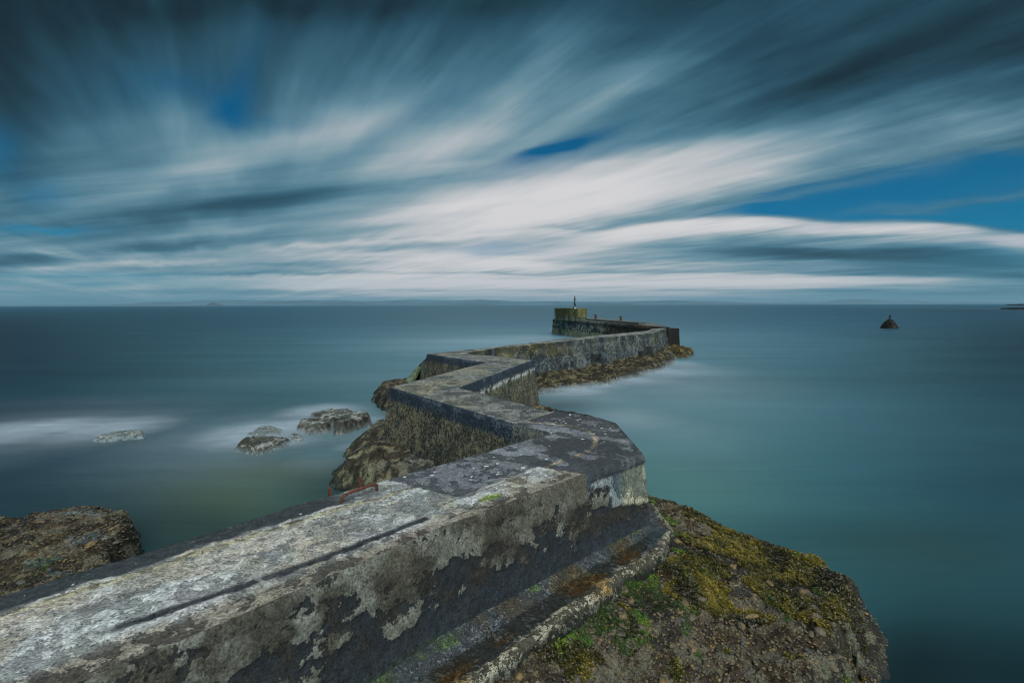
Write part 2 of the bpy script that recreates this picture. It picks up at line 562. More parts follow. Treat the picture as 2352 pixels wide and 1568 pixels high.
    t.put(p.inputs['Roughness'], rr)
    p.inputs['Specular IOR Level'].default_value = 0.35
    h = t.math('ADD', t.math('MULTIPLY', n2, 0.55), t.math('MULTIPLY', n3, 0.30))
    h = t.math('ADD', h, t.math('MULTIPLY', n1, 0.8))
    h = t.math('ADD', h, t.math('MULTIPLY', k, 0.45))
    if pit is not None:
        h = t.math('SUBTRACT', h, t.math('MULTIPLY', pit, 0.9))
    t.put(p.inputs['Normal'], t.bump(h, bstr, bdist))
    o = t.new('ShaderNodeOutputMaterial')
    t.l.new(p.outputs[0], o.inputs['Surface'])
    return m


def simple(name, colour, rough=0.7, nz=0.35, scale=20.0, metal=0.0, bstr=0.4, bdist=0.01, second=None):
    m = bpy.data.materials.new(name)
    m.use_nodes = True
    t = NT(m.node_tree)
    p = t.n['Principled BSDF']
    pos = t.new('ShaderNodeTexCoord').outputs['Object']
    n = t.noise(pos, scale, 5, 0.65)
    k = t.ss(n, 0.35, 0.68)
    c = t.mix(k, tuple(v * (1 - nz) for v in colour), second or tuple(min(1, v * (1 + nz)) for v in colour))
    t.put(p.inputs['Base Color'], c)
    p.inputs['Roughness'].default_value = rough
    p.inputs['Metallic'].default_value = metal
    t.put(p.inputs['Normal'], t.bump(n, bstr, bdist))
    return m


M_wall = two_tone('weathered_concrete', spots=True, nz=0.34, gran=44.0, edge=0.035, contrast=1.0, bstr=.9, bdist=.014, agg=34.0)
M_far = two_tone('weathered_concrete_far', fine=9.0, gran=6.0, nz=0.30, edge=0.08, spots=True, bstr=0.5, bdist=0.03)
M_rock = two_tone('shore_rock', fine=42.0, gran=16.0, nz=0.5, edge=0.10, rough=(0.55, 0.85), bstr=0.8, bdist=0.02, contrast=1.15)
M_rockfar = two_tone('shore_rock_far', fine=10.0, gran=5.0, nz=0.5, edge=0.10, rough=(0.6, 0.85), bstr=0.9, bdist=0.06, contrast=1.15)
M_rockfar2 = two_tone('washed_rock', fine=30.0, gran=22.0, nz=0.6, edge=0.12, rough=(0.5, 0.8), bstr=0.9, bdist=0.03, contrast=1.2)
M_rust = simple('rusted_iron', (0.070, 0.026, 0.018), 0.9, 0.4, 60, second=(0.16, 0.060, 0.036))
M_black = simple('black_iron', (0.012, 0.016, 0.02), 0.6, 0.3, 10)
M_white = simple('white_paint', (0.65, 0.66, 0.66), 0.6, 0.1, 10)


# ------------------------------------------------------------------ water
WATER_FOAM = []          # (x, y, rx, ry, angle, strength)
def foam(px, py, a, b, ang, s):
    """wash round a rock: centre seen at px,py; extents given across and away in photo pixels"""
    x, y = P(px, py)
    x1, y1 = P(px + a, py)
    x2, y2 = P(px, py - b)
    WATER_FOAM.append((x, y, abs(x1 - x), abs(y2 - y), ang, s))


for it in [(60, 985, 170, 22, 0, .6), (180, 975, 120, 14, 0, .4), (280, 985, 60, 12, 0, .35), (30, 1010, 120, 16, 0, .45),
           (600, 990, 70, 24, 0, .55), (700, 975, 90, 16, 0, .5), (760, 985, 110, 20, 0, .3), (560, 1000, 60, 20, 0, .4), (820, 1000, 60, 22, 0, .3), (800, 1025, 40, 14, 0, .4),
           (1310, 898, 80, 10, 0, 1.0), (1450, 872, 120, 14, 0, .6), (1540, 850, 110, 16, 0, .5), (1270, 903, 70, 8, 0, .6), (1400, 885, 70, 8, 0, .35), (1480, 862, 70, 9, 0, .5), (1540, 848, 80, 12, 0, .35), (1500, 880, 220, 25, 0, .18),
           (1450, 960, 110, 26, 0, .35), (1520, 985, 160, 40, 0, .15), (1120, 782, 160, 5, 0, .3), (1220, 776, 100, 4, 0, .3), (1030, 800, 200, 8, 0, .12),
           (560, 1000, 230, 55, 0, .30), (760, 980, 240, 45, 0, .28), (120, 985, 280, 45, 0, .35), (740, 1055, 110, 26, 0, .22), (1330, 905, 160, 22, 0, .35), (1480, 880, 260, 34, 0, .25), (1160, 784, 230, 8, 0, .25),
           (2330, 709, 60, 1.2, 0, .3), (2100, 708, 30, 1.0, 0, .25), (230, 930, 300, 25, 0, .10), (700, 870, 300, 20, 0, .06)]:
    foam(*it)
def polar(x, y):
    y = np.maximum(np.asarray(y, float), .5)
    return np.asarray(x, float) / (y + .5), np.log(y)


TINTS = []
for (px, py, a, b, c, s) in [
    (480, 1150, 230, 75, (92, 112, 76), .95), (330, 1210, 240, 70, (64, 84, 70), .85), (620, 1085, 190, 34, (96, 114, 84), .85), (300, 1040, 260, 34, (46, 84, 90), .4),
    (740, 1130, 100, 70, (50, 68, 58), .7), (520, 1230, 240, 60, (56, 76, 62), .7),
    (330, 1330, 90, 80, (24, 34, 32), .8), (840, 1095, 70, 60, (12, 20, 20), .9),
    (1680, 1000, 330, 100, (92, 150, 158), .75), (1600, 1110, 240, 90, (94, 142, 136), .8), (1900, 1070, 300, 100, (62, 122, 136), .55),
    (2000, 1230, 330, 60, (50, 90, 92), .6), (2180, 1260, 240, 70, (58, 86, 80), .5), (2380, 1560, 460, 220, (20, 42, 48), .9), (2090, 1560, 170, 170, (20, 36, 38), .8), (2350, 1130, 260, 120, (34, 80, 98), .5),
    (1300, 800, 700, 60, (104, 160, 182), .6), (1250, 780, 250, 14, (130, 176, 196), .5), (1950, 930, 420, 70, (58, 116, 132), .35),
    (-40, 780, 520, 130, (8, 30, 46), .95), (-60, 960, 420, 150, (14, 46, 64), .7), (380, 725, 420, 22, (22, 66, 84), .6), (60, 1130, 300, 110, (14, 44, 54), .7),  # dark left edge: lens vignette painted into the sea colour
    (2420, 800, 420, 90, (10, 38, 52), .9), (2300, 712, 420, 14, (16, 48, 62), .6), (1320, 788, 70, 10, (26, 46, 48), .8), (1300, 928, 70, 12, (34, 56, 60), .8), (1180, 712, 600, 9, (44, 96, 116), .7)]:  # first two: vignette painted into the sea at the right edge
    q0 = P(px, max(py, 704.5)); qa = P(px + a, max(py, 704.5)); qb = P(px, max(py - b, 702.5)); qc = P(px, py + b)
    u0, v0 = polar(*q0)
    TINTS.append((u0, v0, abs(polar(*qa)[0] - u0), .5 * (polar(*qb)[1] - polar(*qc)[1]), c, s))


def build_water():
    gy = np.concatenate([np.linspace(-60, 0, 24)[:-1], np.linspace(0, 22, 260)[:-1], 22 * np.exp(np.linspace(0, math.log(60000 / 22), 240))])
    q = np.linspace(-1, 1, 460)
    gx = np.sign(q) * (np.sinh(np.abs(q) * 8.2) / np.sinh(8.2)) * 80000
    qn = np.sort(np.concatenate([np.linspace(-14, 12, 300), gx[np.abs(gx) > 12.3]]))
    X, Y = np.meshgrid(qn, gy)
    f = np.zeros_like(X)
    for x, y, rx, ry, ang, s in WATER_FOAM:
        f = np.maximum(f, s * np.exp(-(((X - x) / rx) ** 2 + ((Y - y) / ry) ** 2)) ** 0.9)
    f *= 0.70 + 0.6 * fbm(X * 0.55, Y * 1.6, octaves=3, seed=3)
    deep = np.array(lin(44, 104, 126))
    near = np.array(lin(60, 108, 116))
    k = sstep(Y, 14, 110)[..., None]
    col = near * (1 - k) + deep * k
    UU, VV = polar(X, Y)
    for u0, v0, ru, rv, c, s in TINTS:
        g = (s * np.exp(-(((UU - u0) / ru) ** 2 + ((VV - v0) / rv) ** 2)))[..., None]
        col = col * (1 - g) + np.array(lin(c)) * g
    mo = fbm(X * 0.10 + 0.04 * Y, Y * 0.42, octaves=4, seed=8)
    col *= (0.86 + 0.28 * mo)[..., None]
    v = np.stack([X, Y, np.zeros_like(X)], -1).reshape(-1, 3)
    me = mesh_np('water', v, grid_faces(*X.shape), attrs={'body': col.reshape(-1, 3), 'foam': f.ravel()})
    m = bpy.data.materials.new('sea_water')
    m.use_nodes = True
    t = NT(m.node_tree)
    t.n.clear()
    pos = t.new('ShaderNodeTexCoord').outputs['Object']
    px, py, pz = t.sep(pos)
    st = t.noise(t.comb(t.math('ADD', t.math('MULTIPLY', px, 0.035), t.math('MULTIPLY', py, 0.02)), t.math('MULTIPLY', py, 0.30), 0.0), 1.0, 5, 0.6, 0.3)
    st2 = t.noise(t.comb(t.math('MULTIPLY', px, 0.9), t.math('MULTIPLY', py, 5.5), 0.0), 1.0, 3, 0.6, 0.2)
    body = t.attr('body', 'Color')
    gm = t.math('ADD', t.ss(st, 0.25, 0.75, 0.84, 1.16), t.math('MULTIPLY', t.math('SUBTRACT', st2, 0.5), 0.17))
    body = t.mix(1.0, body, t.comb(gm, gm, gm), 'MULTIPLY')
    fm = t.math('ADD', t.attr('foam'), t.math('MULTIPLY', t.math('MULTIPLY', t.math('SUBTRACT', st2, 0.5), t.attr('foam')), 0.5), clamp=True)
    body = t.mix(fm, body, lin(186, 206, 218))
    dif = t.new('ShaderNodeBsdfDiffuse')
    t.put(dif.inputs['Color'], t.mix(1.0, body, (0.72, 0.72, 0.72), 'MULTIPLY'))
    gl = t.new('ShaderNodeBsdfGlossy')
    gl.inputs['Roughness'].default_value = 0.30
    gl.inputs['Color'].default_value = (0.90, 0.97, 1.0, 1)
    fr = t.new('ShaderNodeFresnel')
    fr.inputs['IOR'].default_value = 1.33
    fac = t.math('MINIMUM', t.math('MULTIPLY_ADD', fr.outputs[0], 0.7, 0.02), 0.20)
    fac = t.math('MULTIPLY', fac, t.math('SUBTRACT', 1.0, t.math('MULTIPLY', fm, 0.7)))
    mx = t.new('ShaderNodeMixShader')
    t.put(mx.inputs[0], fac)
    t.l.new(dif.outputs[0], mx.inputs[1])
    t.l.new(gl.outputs[0], mx.inputs[2])
    t.put(gl.inputs['Normal'], t.bump(st2, 0.12, 0.05))
    o = t.new('ShaderNodeOutputMaterial')
    t.l.new(mx.outputs[0], o.inputs['Surface'])
    ob = link('water', me, m)
    tag(ob, 'smooth teal sea surface blurred by long wash round the wall and rocks', kind='structure')


build_water()

# ------------------------------------------------------------------ far shore and air
M_hill = simple('hill_land', (0.055, 0.115, 0.150), 0.95, 0.4, 0.0006, bstr=0.0)  # blue of the distance haze mixed into the land colour
M_hill2 = simple('far_hill_land', (0.055, 0.115, 0.155), 0.95, 0.4, 0.0006, bstr=0.0)  # haze blue painted in here too
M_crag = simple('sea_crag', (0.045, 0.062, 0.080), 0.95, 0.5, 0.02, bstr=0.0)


def horizon_y(px):
    return 703.2 - 5.6 * px / 2352.0


def hills(name, pts, dist, mat, label, depth=2500.0, seed=1):
    pts = sorted(pts)
    xs = np.linspace(pts[0][0], pts[-1][0], 260)
    ys = np.interp(xs, [p[0] for p in pts], [p[1] for p in pts])
    rows = []
    crest = []
    for x, y in zip(xs, ys):
        d = ray(x, y)
        k = dist / d[1]
        crest.append((d[0] * k, dist, max(2.0, EYE + d[2] * k)))
    crest = np.array(crest)
    prof = [(-1.0, -0.02), (-0.85, 0.10), (-0.6, 0.24), (-0.35, 0.52), (-0.15, 0.85), (0.0, 1.0), (0.35, 0.8), (1.0, -0.02)]
    for off, h in prof:
        r = crest.copy()
        r[:, 1] += off * depth
        r[:, 0] *= r[:, 1] / crest[:, 1]
        nz = fbm(r[:, 0] / 700.0, r[:, 1] / 700.0, octaves=4, seed=seed)
        r[:, 2] = crest[:, 2] * h * (1 if abs(off) < .01 else (0.75 + 0.5 * nz)) if h > 0 else -3
        rows.append(r)
    v = np.concatenate(rows)
    me = mesh_np(name, v, grid_faces(len(prof), len(xs)))
    return tag(link(name, me, mat), label, kind='structure')


hills('hills', [(-300, 700.5), (0, 700.2), (120, 699.6), (196, 698.6), (280, 697.6), (350, 693.0), (380, 692.5), (406, 693.3), (430, 693.0), (448, 691.0), (500, 690.3), (560, 689.2),
                (610, 689.8), (658, 691.0), (703, 689.0), (735, 690.5), (770, 689.2), (820, 691.4), (882, 690.6), (952, 688.2), (1000, 689.0), (1050, 690.0), (1106, 687.8),
                (1150, 690.6), (1190, 692.2), (1250, 691.8), (1317, 692.4), (1380, 693.0), (1420, 693.2), (1475, 691.2), (1542, 690.0), (1618, 691.4), (1693, 693.8), (1760, 695.6)],
      17000, M_hill, 'long low blue hills along the far shore of the firth', seed=2)
hills('hills', [(700, 699.0), (800, 697.6), (870, 696.4), (940, 696.0), (1010, 694.4), (1100, 696.0), (1200, 694.6), (1290, 696.8), (1400, 697.0), (1500, 698.4)],
      13500, M_hill, 'low coastal fields in front of the far hills', depth=900, seed=9)
hills('hills', [(1640, 695.0), (1760, 694.6), (1830, 693.9), (1889, 693.0), (1910, 689.6), (1931, 687.2), (1955, 687.4), (1973, 686.8), (2000, 687.8), (2029, 690.2), (2055, 689.0), (2085, 688.6),
                (2105, 689.6), (2127, 692.6), (2190, 693.6), (2253, 693.4), (2323, 695.4), (2420, 697.0)],
      21000, M_hill2, 'distant twin topped blue moorland hills at right of the horizon', seed=5)
law = hills('conical_hill', [(886, 698.6), (894, 697.4), (902, 693.4), (908, 690.8), (914, 689.4), (920, 691.2), (928, 694.6), (938, 697.0), (950, 698.8)],
            13000, M_hill, 'small steep conical hill standing in front of the far coast', depth=450, seed=4)
bass = hills('sea_crag', [(474, 701.4), (477, 699.2), (480.5, 695.8), (485, 694.2), (490, 693.2), (495, 694.2), (500, 697.2), (503, 698.2), (506, 697.8), (510, 699.4), (514, 701.2)],
             10500, M_crag, 'steep sided rocky island crag rising from the sea near the left horizon', depth=180, seed=6)

hz = bpy.data.materials.new('sea_air')
hz.use_nodes = True
t = NT(hz.node_tree)
t.n.clear()
pv = t.new('ShaderNodeVolumePrincipled')
pv.inputs['Density'].default_value = 4.2e-5
pv.inputs['Color'].default_value = (0.42, 0.78, 1.0, 1)
pv.inputs['Anisotropy'].default_value = 0.0
o = t.new('ShaderNodeOutputMaterial')
t.l.new(pv.outputs[0], o.inputs['Volume'])
bm = bmesh.new()
add_box(bm, (0, 12800 - 200, 200), (52000, 25600, 410))
hb = bm_obj('haze', bm, hz)
tag(hb, kind='stuff')

# ------------------------------------------------------------------ the zigzag wall
TOP = 2.0


def offset_poly(pts, d):
    """shift an open polyline sideways by d, to the right of its direction"""
    pts = np.array(pts, float)
    n = len(pts)
    out = []
    for i in range(n):
        a = pts[i] - pts[i - 1] if i > 0 else pts[1] - pts[0]
        b = pts[i + 1] - pts[i] if i < n - 1 else pts[-1] - pts[-2]
        a = a / (np.linalg.norm(a) + 1e-9)
        b = b / (np.linalg.norm(b) + 1e-9)
        na, nb = np.array([a[1], -a[0]]), np.array([b[1], -b[0]])
        m = na + nb
        L = np.linalg.norm(m)
        if L < 1e-6:
            out.append(pts[i] + na * d)
            continue
        m = m / L
        k = min(1.0 / max(m @ na, 0.35), 2.2)
        out.append(pts[i] + m * d * k)
    return np.array(out)


def ribbon(pairs, dsl, n_top, n_side, n_far, batter=0.13, base=-0.5, rnd=0.035, top=TOP, cap0=False, cap1=False, step=None):
    """sweep a battered wall between a left and a right top edge.
       returns verts, faces, and per vertex: region (0 right face, 1 top, 2 left face, 3 caps), u along, v across/height"""
    Lp = np.array([p[0] for p in pairs], float)
    Rp = np.array([p[1] for p in pairs], float)
    tz = np.array([p[2] if len(p) > 2 else top for p in pairs], float)
    Lo = offset_poly(Lp, -1.0) - Lp
    Ro = offset_poly(Rp, 1.0) - Rp
    seg_rows = []
    rows_L, rows_R, rows_Lo, rows_Ro, rz, uu = [], [], [], [], [], []
    u0 = 0.0
    for i in range(len(pairs) - 1):
        ln = max(np.linalg.norm(Lp[i + 1] - Lp[i]), np.linalg.norm(Rp[i + 1] - Rp[i]))
        n = max(2, int(ln / (dsl[i] if hasattr(dsl, '__len__') else dsl)))
        seg_rows.append(len(rows_L))
        for k in range(n if i < len(pairs) - 2 else n + 1):
            f = k / n
            rows_L.append(Lp[i] * (1 - f) + Lp[i + 1] * f)
            rows_R.append(Rp[i] * (1 - f) + Rp[i + 1] * f)
            # outward directions stay those of the straight run, turning only close to the corner
            rows_Lo.append(Lo[i] * (1 - f) + Lo[i + 1] * f)
            rows_Ro.append(Ro[i] * (1 - f) + Ro[i + 1] * f)
            rz.append(tz[i] * (1 - f) + tz[i + 1] * f)
            uu.append(u0 + ln * f)
        u0 += ln
    A = lambda q: np.array(q)
    L_, R_, Lo_, Ro_, rz, uu = A(rows_L), A(rows_R), A(rows_Lo), A(rows_Ro), A(rz), A(uu)
    cols = []
    reg, vv = [], []
    # right face, from base up
    for k in range(n_side):
        f = k / n_side
        z = base + (rz - rnd - base) * f
        cols.append(np.column_stack([R_ + Ro_ * (batter * (rz - z))[:, None], z]))
        reg.append(0); vv.append(f)
    W = R_ - L_
    Wl = np.linalg.norm(W, axis=1)[:, None] + 1e-6
    Wn = W / Wl
    for a in (20, 45, 70):
        c, s = math.cos(math.radians(a)), math.sin(math.radians(a))
        cols.append(np.column_stack([R_ - Ro_ * rnd * (1 - c), rz - rnd + rnd * s]))
        reg.append(0.5); vv.append(1.0)
    inset = min(0.45, 1.0)
    for k in range(n_top + 1):
        f = k / n_top
        rr = rnd * (1 - f) * 1.0
        pt = R_ * (1 - f) + L_ * f - Ro_ * rnd * (1 - f) - Lo_ * rnd * f
        cols.append(np.column_stack([pt, rz]))
        reg.append(1); vv.append(f)
    for a in (70, 45, 20):
        c, s = math.cos(math.radians(a)), math.sin(math.radians(a))
        cols.append(np.column_stack([L_ - Lo_ * rnd * (1 - c), rz - rnd + rnd * s]))
        reg.append(1.5); vv.append(1.0)
    for k in range(n_far):
        f = 1 - k / max(1, n_far - 1)
        z = base + (rz - rnd - base) * f
        cols.append(np.column_stack([L_ + Lo_ * (batter * (rz - z))[:, None], z]))
        reg.append(2); vv.append(f)
    G = np.stack(cols, 1)                       # rows x cols x 3
    nr, nc = G.shape[:2]
    reg = np.broadcast_to(np.array(reg, float), (nr, nc)).copy()
    vv = np.broadcast_to(np.array(vv, float), (nr, nc)).copy()
    U = np.broadcast_to(uu[:, None], (nr, nc)).copy()
    # outward vectors for relief
    O = np.zeros_like(G)
    for j in range(nc):
        r = reg[0, j]
        if r < 0.4:
            O[:, j, :2] = Ro_ / np.linalg.norm(Ro_, axis=1)[:, None]
        elif r < 1:
            O[:, j, :2] = 0.7 * Ro_ / np.linalg.norm(Ro_, axis=1)[:, None]; O[:, j, 2] = 0.7
        elif r < 1.2:
            O[:, j, 2] = 1
        elif r < 2:
            O[:, j, :2] = 0.7 * Lo_ / np.linalg.norm(Lo_, axis=1)[:, None]; O[:, j, 2] = 0.7
        else:
            O[:, j, :2] = Lo_ / np.linalg.norm(Lo_, axis=1)[:, None]
    F = grid_faces(nr, nc)
    return dict(G=G, O=O, reg=reg, v=vv, u=U, F=F, nr=nr, nc=nc, cap0=cap0, cap1=cap1, seg=seg_rows)


def rows_of(rb, a, b, cap0=False, cap1=False):
    q = {k: rb[k][a:b] for k in ('G', 'O', 'reg', 'v', 'u')}
    q.update(nr=b - a, nc=rb['nc'], F=grid_faces(b - a, rb['nc']), cap0=cap0, cap1=cap1)
    return q


def finish(name, rb, mat, colA, colB, fld, spots, parent, disp, label=None):
    G = rb['G'] + rb['O'] * disp[..., None]
    v = G.reshape(-1, 3)
    F = rb['F']
    nr, nc = rb['nr'], rb['nc']
    extra_v, extra_f = [], []
    attrs = {'colA': colA.reshape(-1, 3), 'colB': colB.reshape(-1, 3), 'fld': fld.ravel(), 'spots': spots.ravel()}
    me_v, me_f = v, F
    if rb['cap0'] or rb['cap1']:
        tri = []
        for flag, row, flip in ((rb['cap0'], 0, False), (rb['cap1'], nr - 1, True)):
            if not flag:
                continue
            ids = row * nc + np.arange(nc)
            c = v[ids].mean(0)
            ci = len(me_v)
            me_v = np.vstack([me_v, c[None]])
            for a in attrs:
                attrs[a] = np.concatenate([attrs[a], attrs[a][ids[:1]] if attrs[a].ndim > 1 else attrs[a][ids[:1]]])
            for q in range(nc - 1):
                a, b = ids[q], ids[q + 1]
                tri.append((a, b, ci, ci) if not flip else (b, a, ci, ci))
        # degenerate quads are avoided by turning caps into a second mesh pass
        cf = np.array([(a, b, c) for a, b, c, _ in tri])
        qf = me_f
        t1 = qf[:, [0, 1, 2]]
        t2 = qf[:, [0, 2, 3]]
        me_f = np.vstack([t1, t2, cf])
    me = mesh_np(name, me_v, me_f, attrs=attrs)
    ob = link(name, me, mat, parent)
    if label:
        ob['label'] = label
    return ob


def cmix(a, b, k):
    a = np.asarray(a, float)
    b = np.asarray(b, float)
    return a * (1 - k[..., None]) + b * k[..., None]


def const(c, shape):
    return np.broadcast_to(np.array(c, float), (*shape, 3)).copy()


# surveyed top edges
A_dir = None
L_in = P(1262, 994, TOP)
R_a0 = np.array(P(500, 1440, TOP)); R_a1 = np.array(P(1342, 1090, TOP)); R_c = np.array(P(1473, 1045, TOP))
L_a0 = np.array(P(240, 1295, TOP)); L_a1 = np.array(P(990, 1073, TOP))
dR = (R_a0 - R_a1) / np.linalg.norm(R_a0 - R_a1)
dL = (L_a0 - L_a1) / np.linalg.norm(L_a0 - L_a1)
S_R = R_a0 + dR * 4.5
S_L = L_a0 + dR * 3.6
J1L = np.array(P(1085, 1045, TOP))

secA = [(S_L, S_R), (L_a0, R_a0), (P(700, 1152, TOP), P(1000, 1219, TOP)), (J1L, R_a1)]
secN = [(J1L, R_a1), (P(1225, 1005, TOP), R_c), (P(1262, 995, TOP), P(1413, 975, TOP)), (P(1250, 990, TOP), P(1375, 963, TOP)), (P(1178, 973, TOP), P(1270, 945, TOP))]
secB = [(P(1178, 973, TOP), P(1270, 945, TOP)), (P(895, 889, TOP), P(1056, 890, TOP))]
secC = [(P(895, 889, TOP), P(1056, 890, TOP)), (P(1114, 832, TOP), P(1225, 826, TOP))]
secD = [(P(1114, 832, TOP), P(1225, 826, TOP)), (P(980, 812.5, TOP), P(1066, 811, TOP))]
secE = [(P(980, 812.5, TOP), P(1066, 811, TOP)), (P(1110, 799, TOP), P(1140, 799, TOP)), (P(1298, 777.5, TOP), P(1317, 781.5, TOP)), (P(1400, 767.5, TOP), P(1450, 768.8, TOP)),
        (P(1485, 759.5, TOP), P(1500, 765, TOP)), (P(1496, 755, TOP), P(1531, 753.5, TOP))]
for nm, s in (('A', secA), ('N', secN), ('B', secB), ('C', secC), ('D', secD), ('E', secE)):
    print(nm, [tuple(np.round(np.array(a), 2)) for p in s for a in p[:2]])

wall = bpy.data.objects.new('zigzag_wall', None)
C.objects.link(wall)
tag(wall, 'zigzag concrete sea wall running from the foreground out to the pier head', 'wall')

c_pale = lin(178, 186, 186); c_grey = lin(138, 145, 145); c_warm = lin(160, 152, 132); c_dark = lin(58, 66, 70); c_mid = lin(92, 102, 104)
c_black = lin(34, 42, 46); c_crust = lin(106, 111, 102); c_green = lin(66, 96, 34); c_blue = lin(52, 68, 82)


def world_line_v(G, a, b):
    """signed distance right of line a-b and distance along"""
    a = np.array(a); b = np.array(b)
    d = (b - a) / np.linalg.norm(b - a)
    x = G[..., 0] - a[0]
    y = G[..., 1] - a[1]
    return x * d[1] - y * d[0], x * d[0] + y * d[1]


def lumps(G, pts):
    """soft patches at surveyed places: (px,py,z,radius m,weight)"""
    k = np.zeros(G.shape[:2])
    for px, py, z, r, wt in pts:
        x, y = P(px, py, z)
        d2 = (G[..., 0] - x) ** 2 + (G[..., 1] - y) ** 2 + (G[..., 2] - z) ** 2
        k = np.maximum(k, wt * np.exp(-d2 / (r * r)))
    return k


def paint_near(rb, kind):
    G, reg, v, u = rb['G'], rb['reg'], rb['v'], rb['u']
    x, y, z = G[..., 0], G[..., 1], G[..., 2]
    sh = G.shape[:2]
    n1 = fbm(x * 1.6, y * 1.6, z * 1.6, 5, seed=21)
    n2 = fbm(x * 5.0, y * 5.0, z * 5.0, 4, seed=31)
    n3 = fbm(x * 16, y * 16, z * 16, 3, seed=41)
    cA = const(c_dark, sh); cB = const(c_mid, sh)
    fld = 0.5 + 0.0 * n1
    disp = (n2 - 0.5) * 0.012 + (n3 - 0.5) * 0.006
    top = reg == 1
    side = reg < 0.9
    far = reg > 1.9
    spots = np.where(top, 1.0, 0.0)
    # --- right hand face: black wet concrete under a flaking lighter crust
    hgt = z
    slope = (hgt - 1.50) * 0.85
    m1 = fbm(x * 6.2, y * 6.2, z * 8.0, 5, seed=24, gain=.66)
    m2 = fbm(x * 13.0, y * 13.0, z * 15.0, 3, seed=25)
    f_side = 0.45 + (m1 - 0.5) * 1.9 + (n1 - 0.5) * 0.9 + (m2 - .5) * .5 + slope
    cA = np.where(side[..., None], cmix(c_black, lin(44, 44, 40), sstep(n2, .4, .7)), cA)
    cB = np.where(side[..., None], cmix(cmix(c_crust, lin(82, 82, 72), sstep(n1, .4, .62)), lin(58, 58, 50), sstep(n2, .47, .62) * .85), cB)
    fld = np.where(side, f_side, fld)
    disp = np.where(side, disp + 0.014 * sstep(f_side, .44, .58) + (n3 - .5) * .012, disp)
    if kind == 'A':
        # worn lanes of the top
        Rp, Rq = R_a0, R_a1
        dd, al = world_line_v(G, R_a1, R_a0)      # dd>0 : inside ? sign fixed below
        dr = np.abs(dd)                            # distance from right edge
        edge_w = 0.0
        pale = sstep(n2, .30, .62)
        tA = cmix(c_grey, c_dark, sstep(n1, .62, .80) * 0.7)
        tB = cmix(c_pale, c_warm, sstep(n1, .45, .7) * 0.6)
        f_top = 0.56 + (fbm(x * 9, y * 9, octaves=5, seed=27, gain=.65) - 0.5) * 1.3 + (n1 - .5) * .5
        wr = fbm(x * 2.6 + 3, y * 2.6, octaves=5, seed=28, gain=.62)
        wk = sstep(wr, .56, .585)
        tA = cmix(tA, lin(96, 100, 96), wk * .5); tB = cmix(tB, lin(132, 136, 128), wk * .7)
        yk = sstep(fbm(x * 1.9, y * 1.9 + 5, octaves=5, seed=29, gain=.6), .56, .62)
        tB = cmix(tB, lin(162, 158, 136), yk * .4)
        # brown gritty lane along the right edge
        k = sstep(dr + (n1 - .5) * .25, 0.34, 0.14)
        tA = cmix(tA, lin(78, 76, 70), k); tB = cmix(tB, lin(136, 134, 122), k)
        # dark strip left by the seaward edge (bitumen wash)
        wv = rb['v']
        ds_ = world_line_v(G, L_a0, L_a1)[0]
        dl = np.abs(ds_)
        band = sstep(dl + (n1 - .5) * .20 + (n2 - .5) * .14, 0.30, 0.23)
        aL = world_line_v(G, L_a0, L_a1)[1]
        band *= sstep(aL + (n1 - .5) * .5, -1.0, -0.6) * (1 - .85 * sstep(aL + (n1 - .5) * .5, 1.7, 2.2))
        band *= 1 - .7 * sstep(n1, .60, .68)
        tA = cmix(tA, lin(52, 60, 64), band); tB = cmix(tB, lin(82, 90, 90), band)
        f_top = np.where(band > .5, f_top - .35, f_top)
        # pale yellow crusted seam beside it
        seam = np.exp(-((dl + (n1 - .5) * .18 - 0.36) / 0.035) ** 2) * sstep(aL, -1.1, -.6)
        tA = cmix(tA, lin(128, 126, 92), seam * .8); tB = cmix(tB, lin(170, 168, 130), seam * .8)
        # crack running beside the seam
        ck = np.exp(-((dl + (n1 - .5) * .20 + (n2 - .5) * .05 - .33) / .007) ** 2) * sstep(n2, .38, .48)
        ck = np.maximum(ck, np.exp(-((dr + (n1 - .5) * .22 + (n2 - .5) * .06 - .21) / .007) ** 2) * sstep(n1, .46, .52))
        tA = cmix(tA, lin(40, 40, 34), ck); tB = cmix(tB, lin(52, 52, 44), ck)
        disp = np.where(top, disp - .010 * ck, disp)
        # dark recessed strip
        x0_ = world_line_v(G, R_a1, R_a0)[1]
        cc = np.interp(x0_, [1.9, 2.4, 3.1, 4.0, 4.4], [.365, .353, .345, .42, .46])
        cc = np.where(x0_ < 1.7, .50, cc)
        cL = np.exp(-((dr - cc + (n2 - .5) * .012) / np.where(x0_ < 1.7, .018, .046)) ** 8)
        x0 = world_line_v(G, R_a1, R_a0)[1]
        cut = sstep(x0, 1.93, 2.0) * sstep(x0 + (n2 - .5) * .4, 4.35, 4.2)
        cut2 = sstep(x0, 0.25, 0.35) * sstep(x0, 1.75, 1.65) * 0.7
        ln_ = np.clip(cL * (cut + cut2), 0, 1) * sstep(n2, .26, .30)
        tA = cmix(tA, lin(44, 50, 54), ln_); tB = cmix(tB, lin(58, 64, 68), ln_)
        disp = np.where(top, disp - 0.005 * ln_, disp)
        # newer smooth grey screed from the far end, left lane
        scr = sstep(x0 - (dr - .5) * .27 + (n2 - .5) * .04, 1.46, 1.43) * sstep(dr - .06 * sstep(x0, 1.2, 0), .52, .535)
        tA = cmix(tA, lin(74, 80, 86), scr); tB = cmix(tB, lin(108, 116, 122), scr)
        disp = np.where(top, disp * (1 - .6 * scr) - 0.006 * scr, disp)
        # light seam between the two lanes
        sm = np.exp(-((dr - 0.535 - .06 * sstep(x0, 1.2, 0)) / 0.020) ** 2) * sstep(x0, 1.45, 1.3)
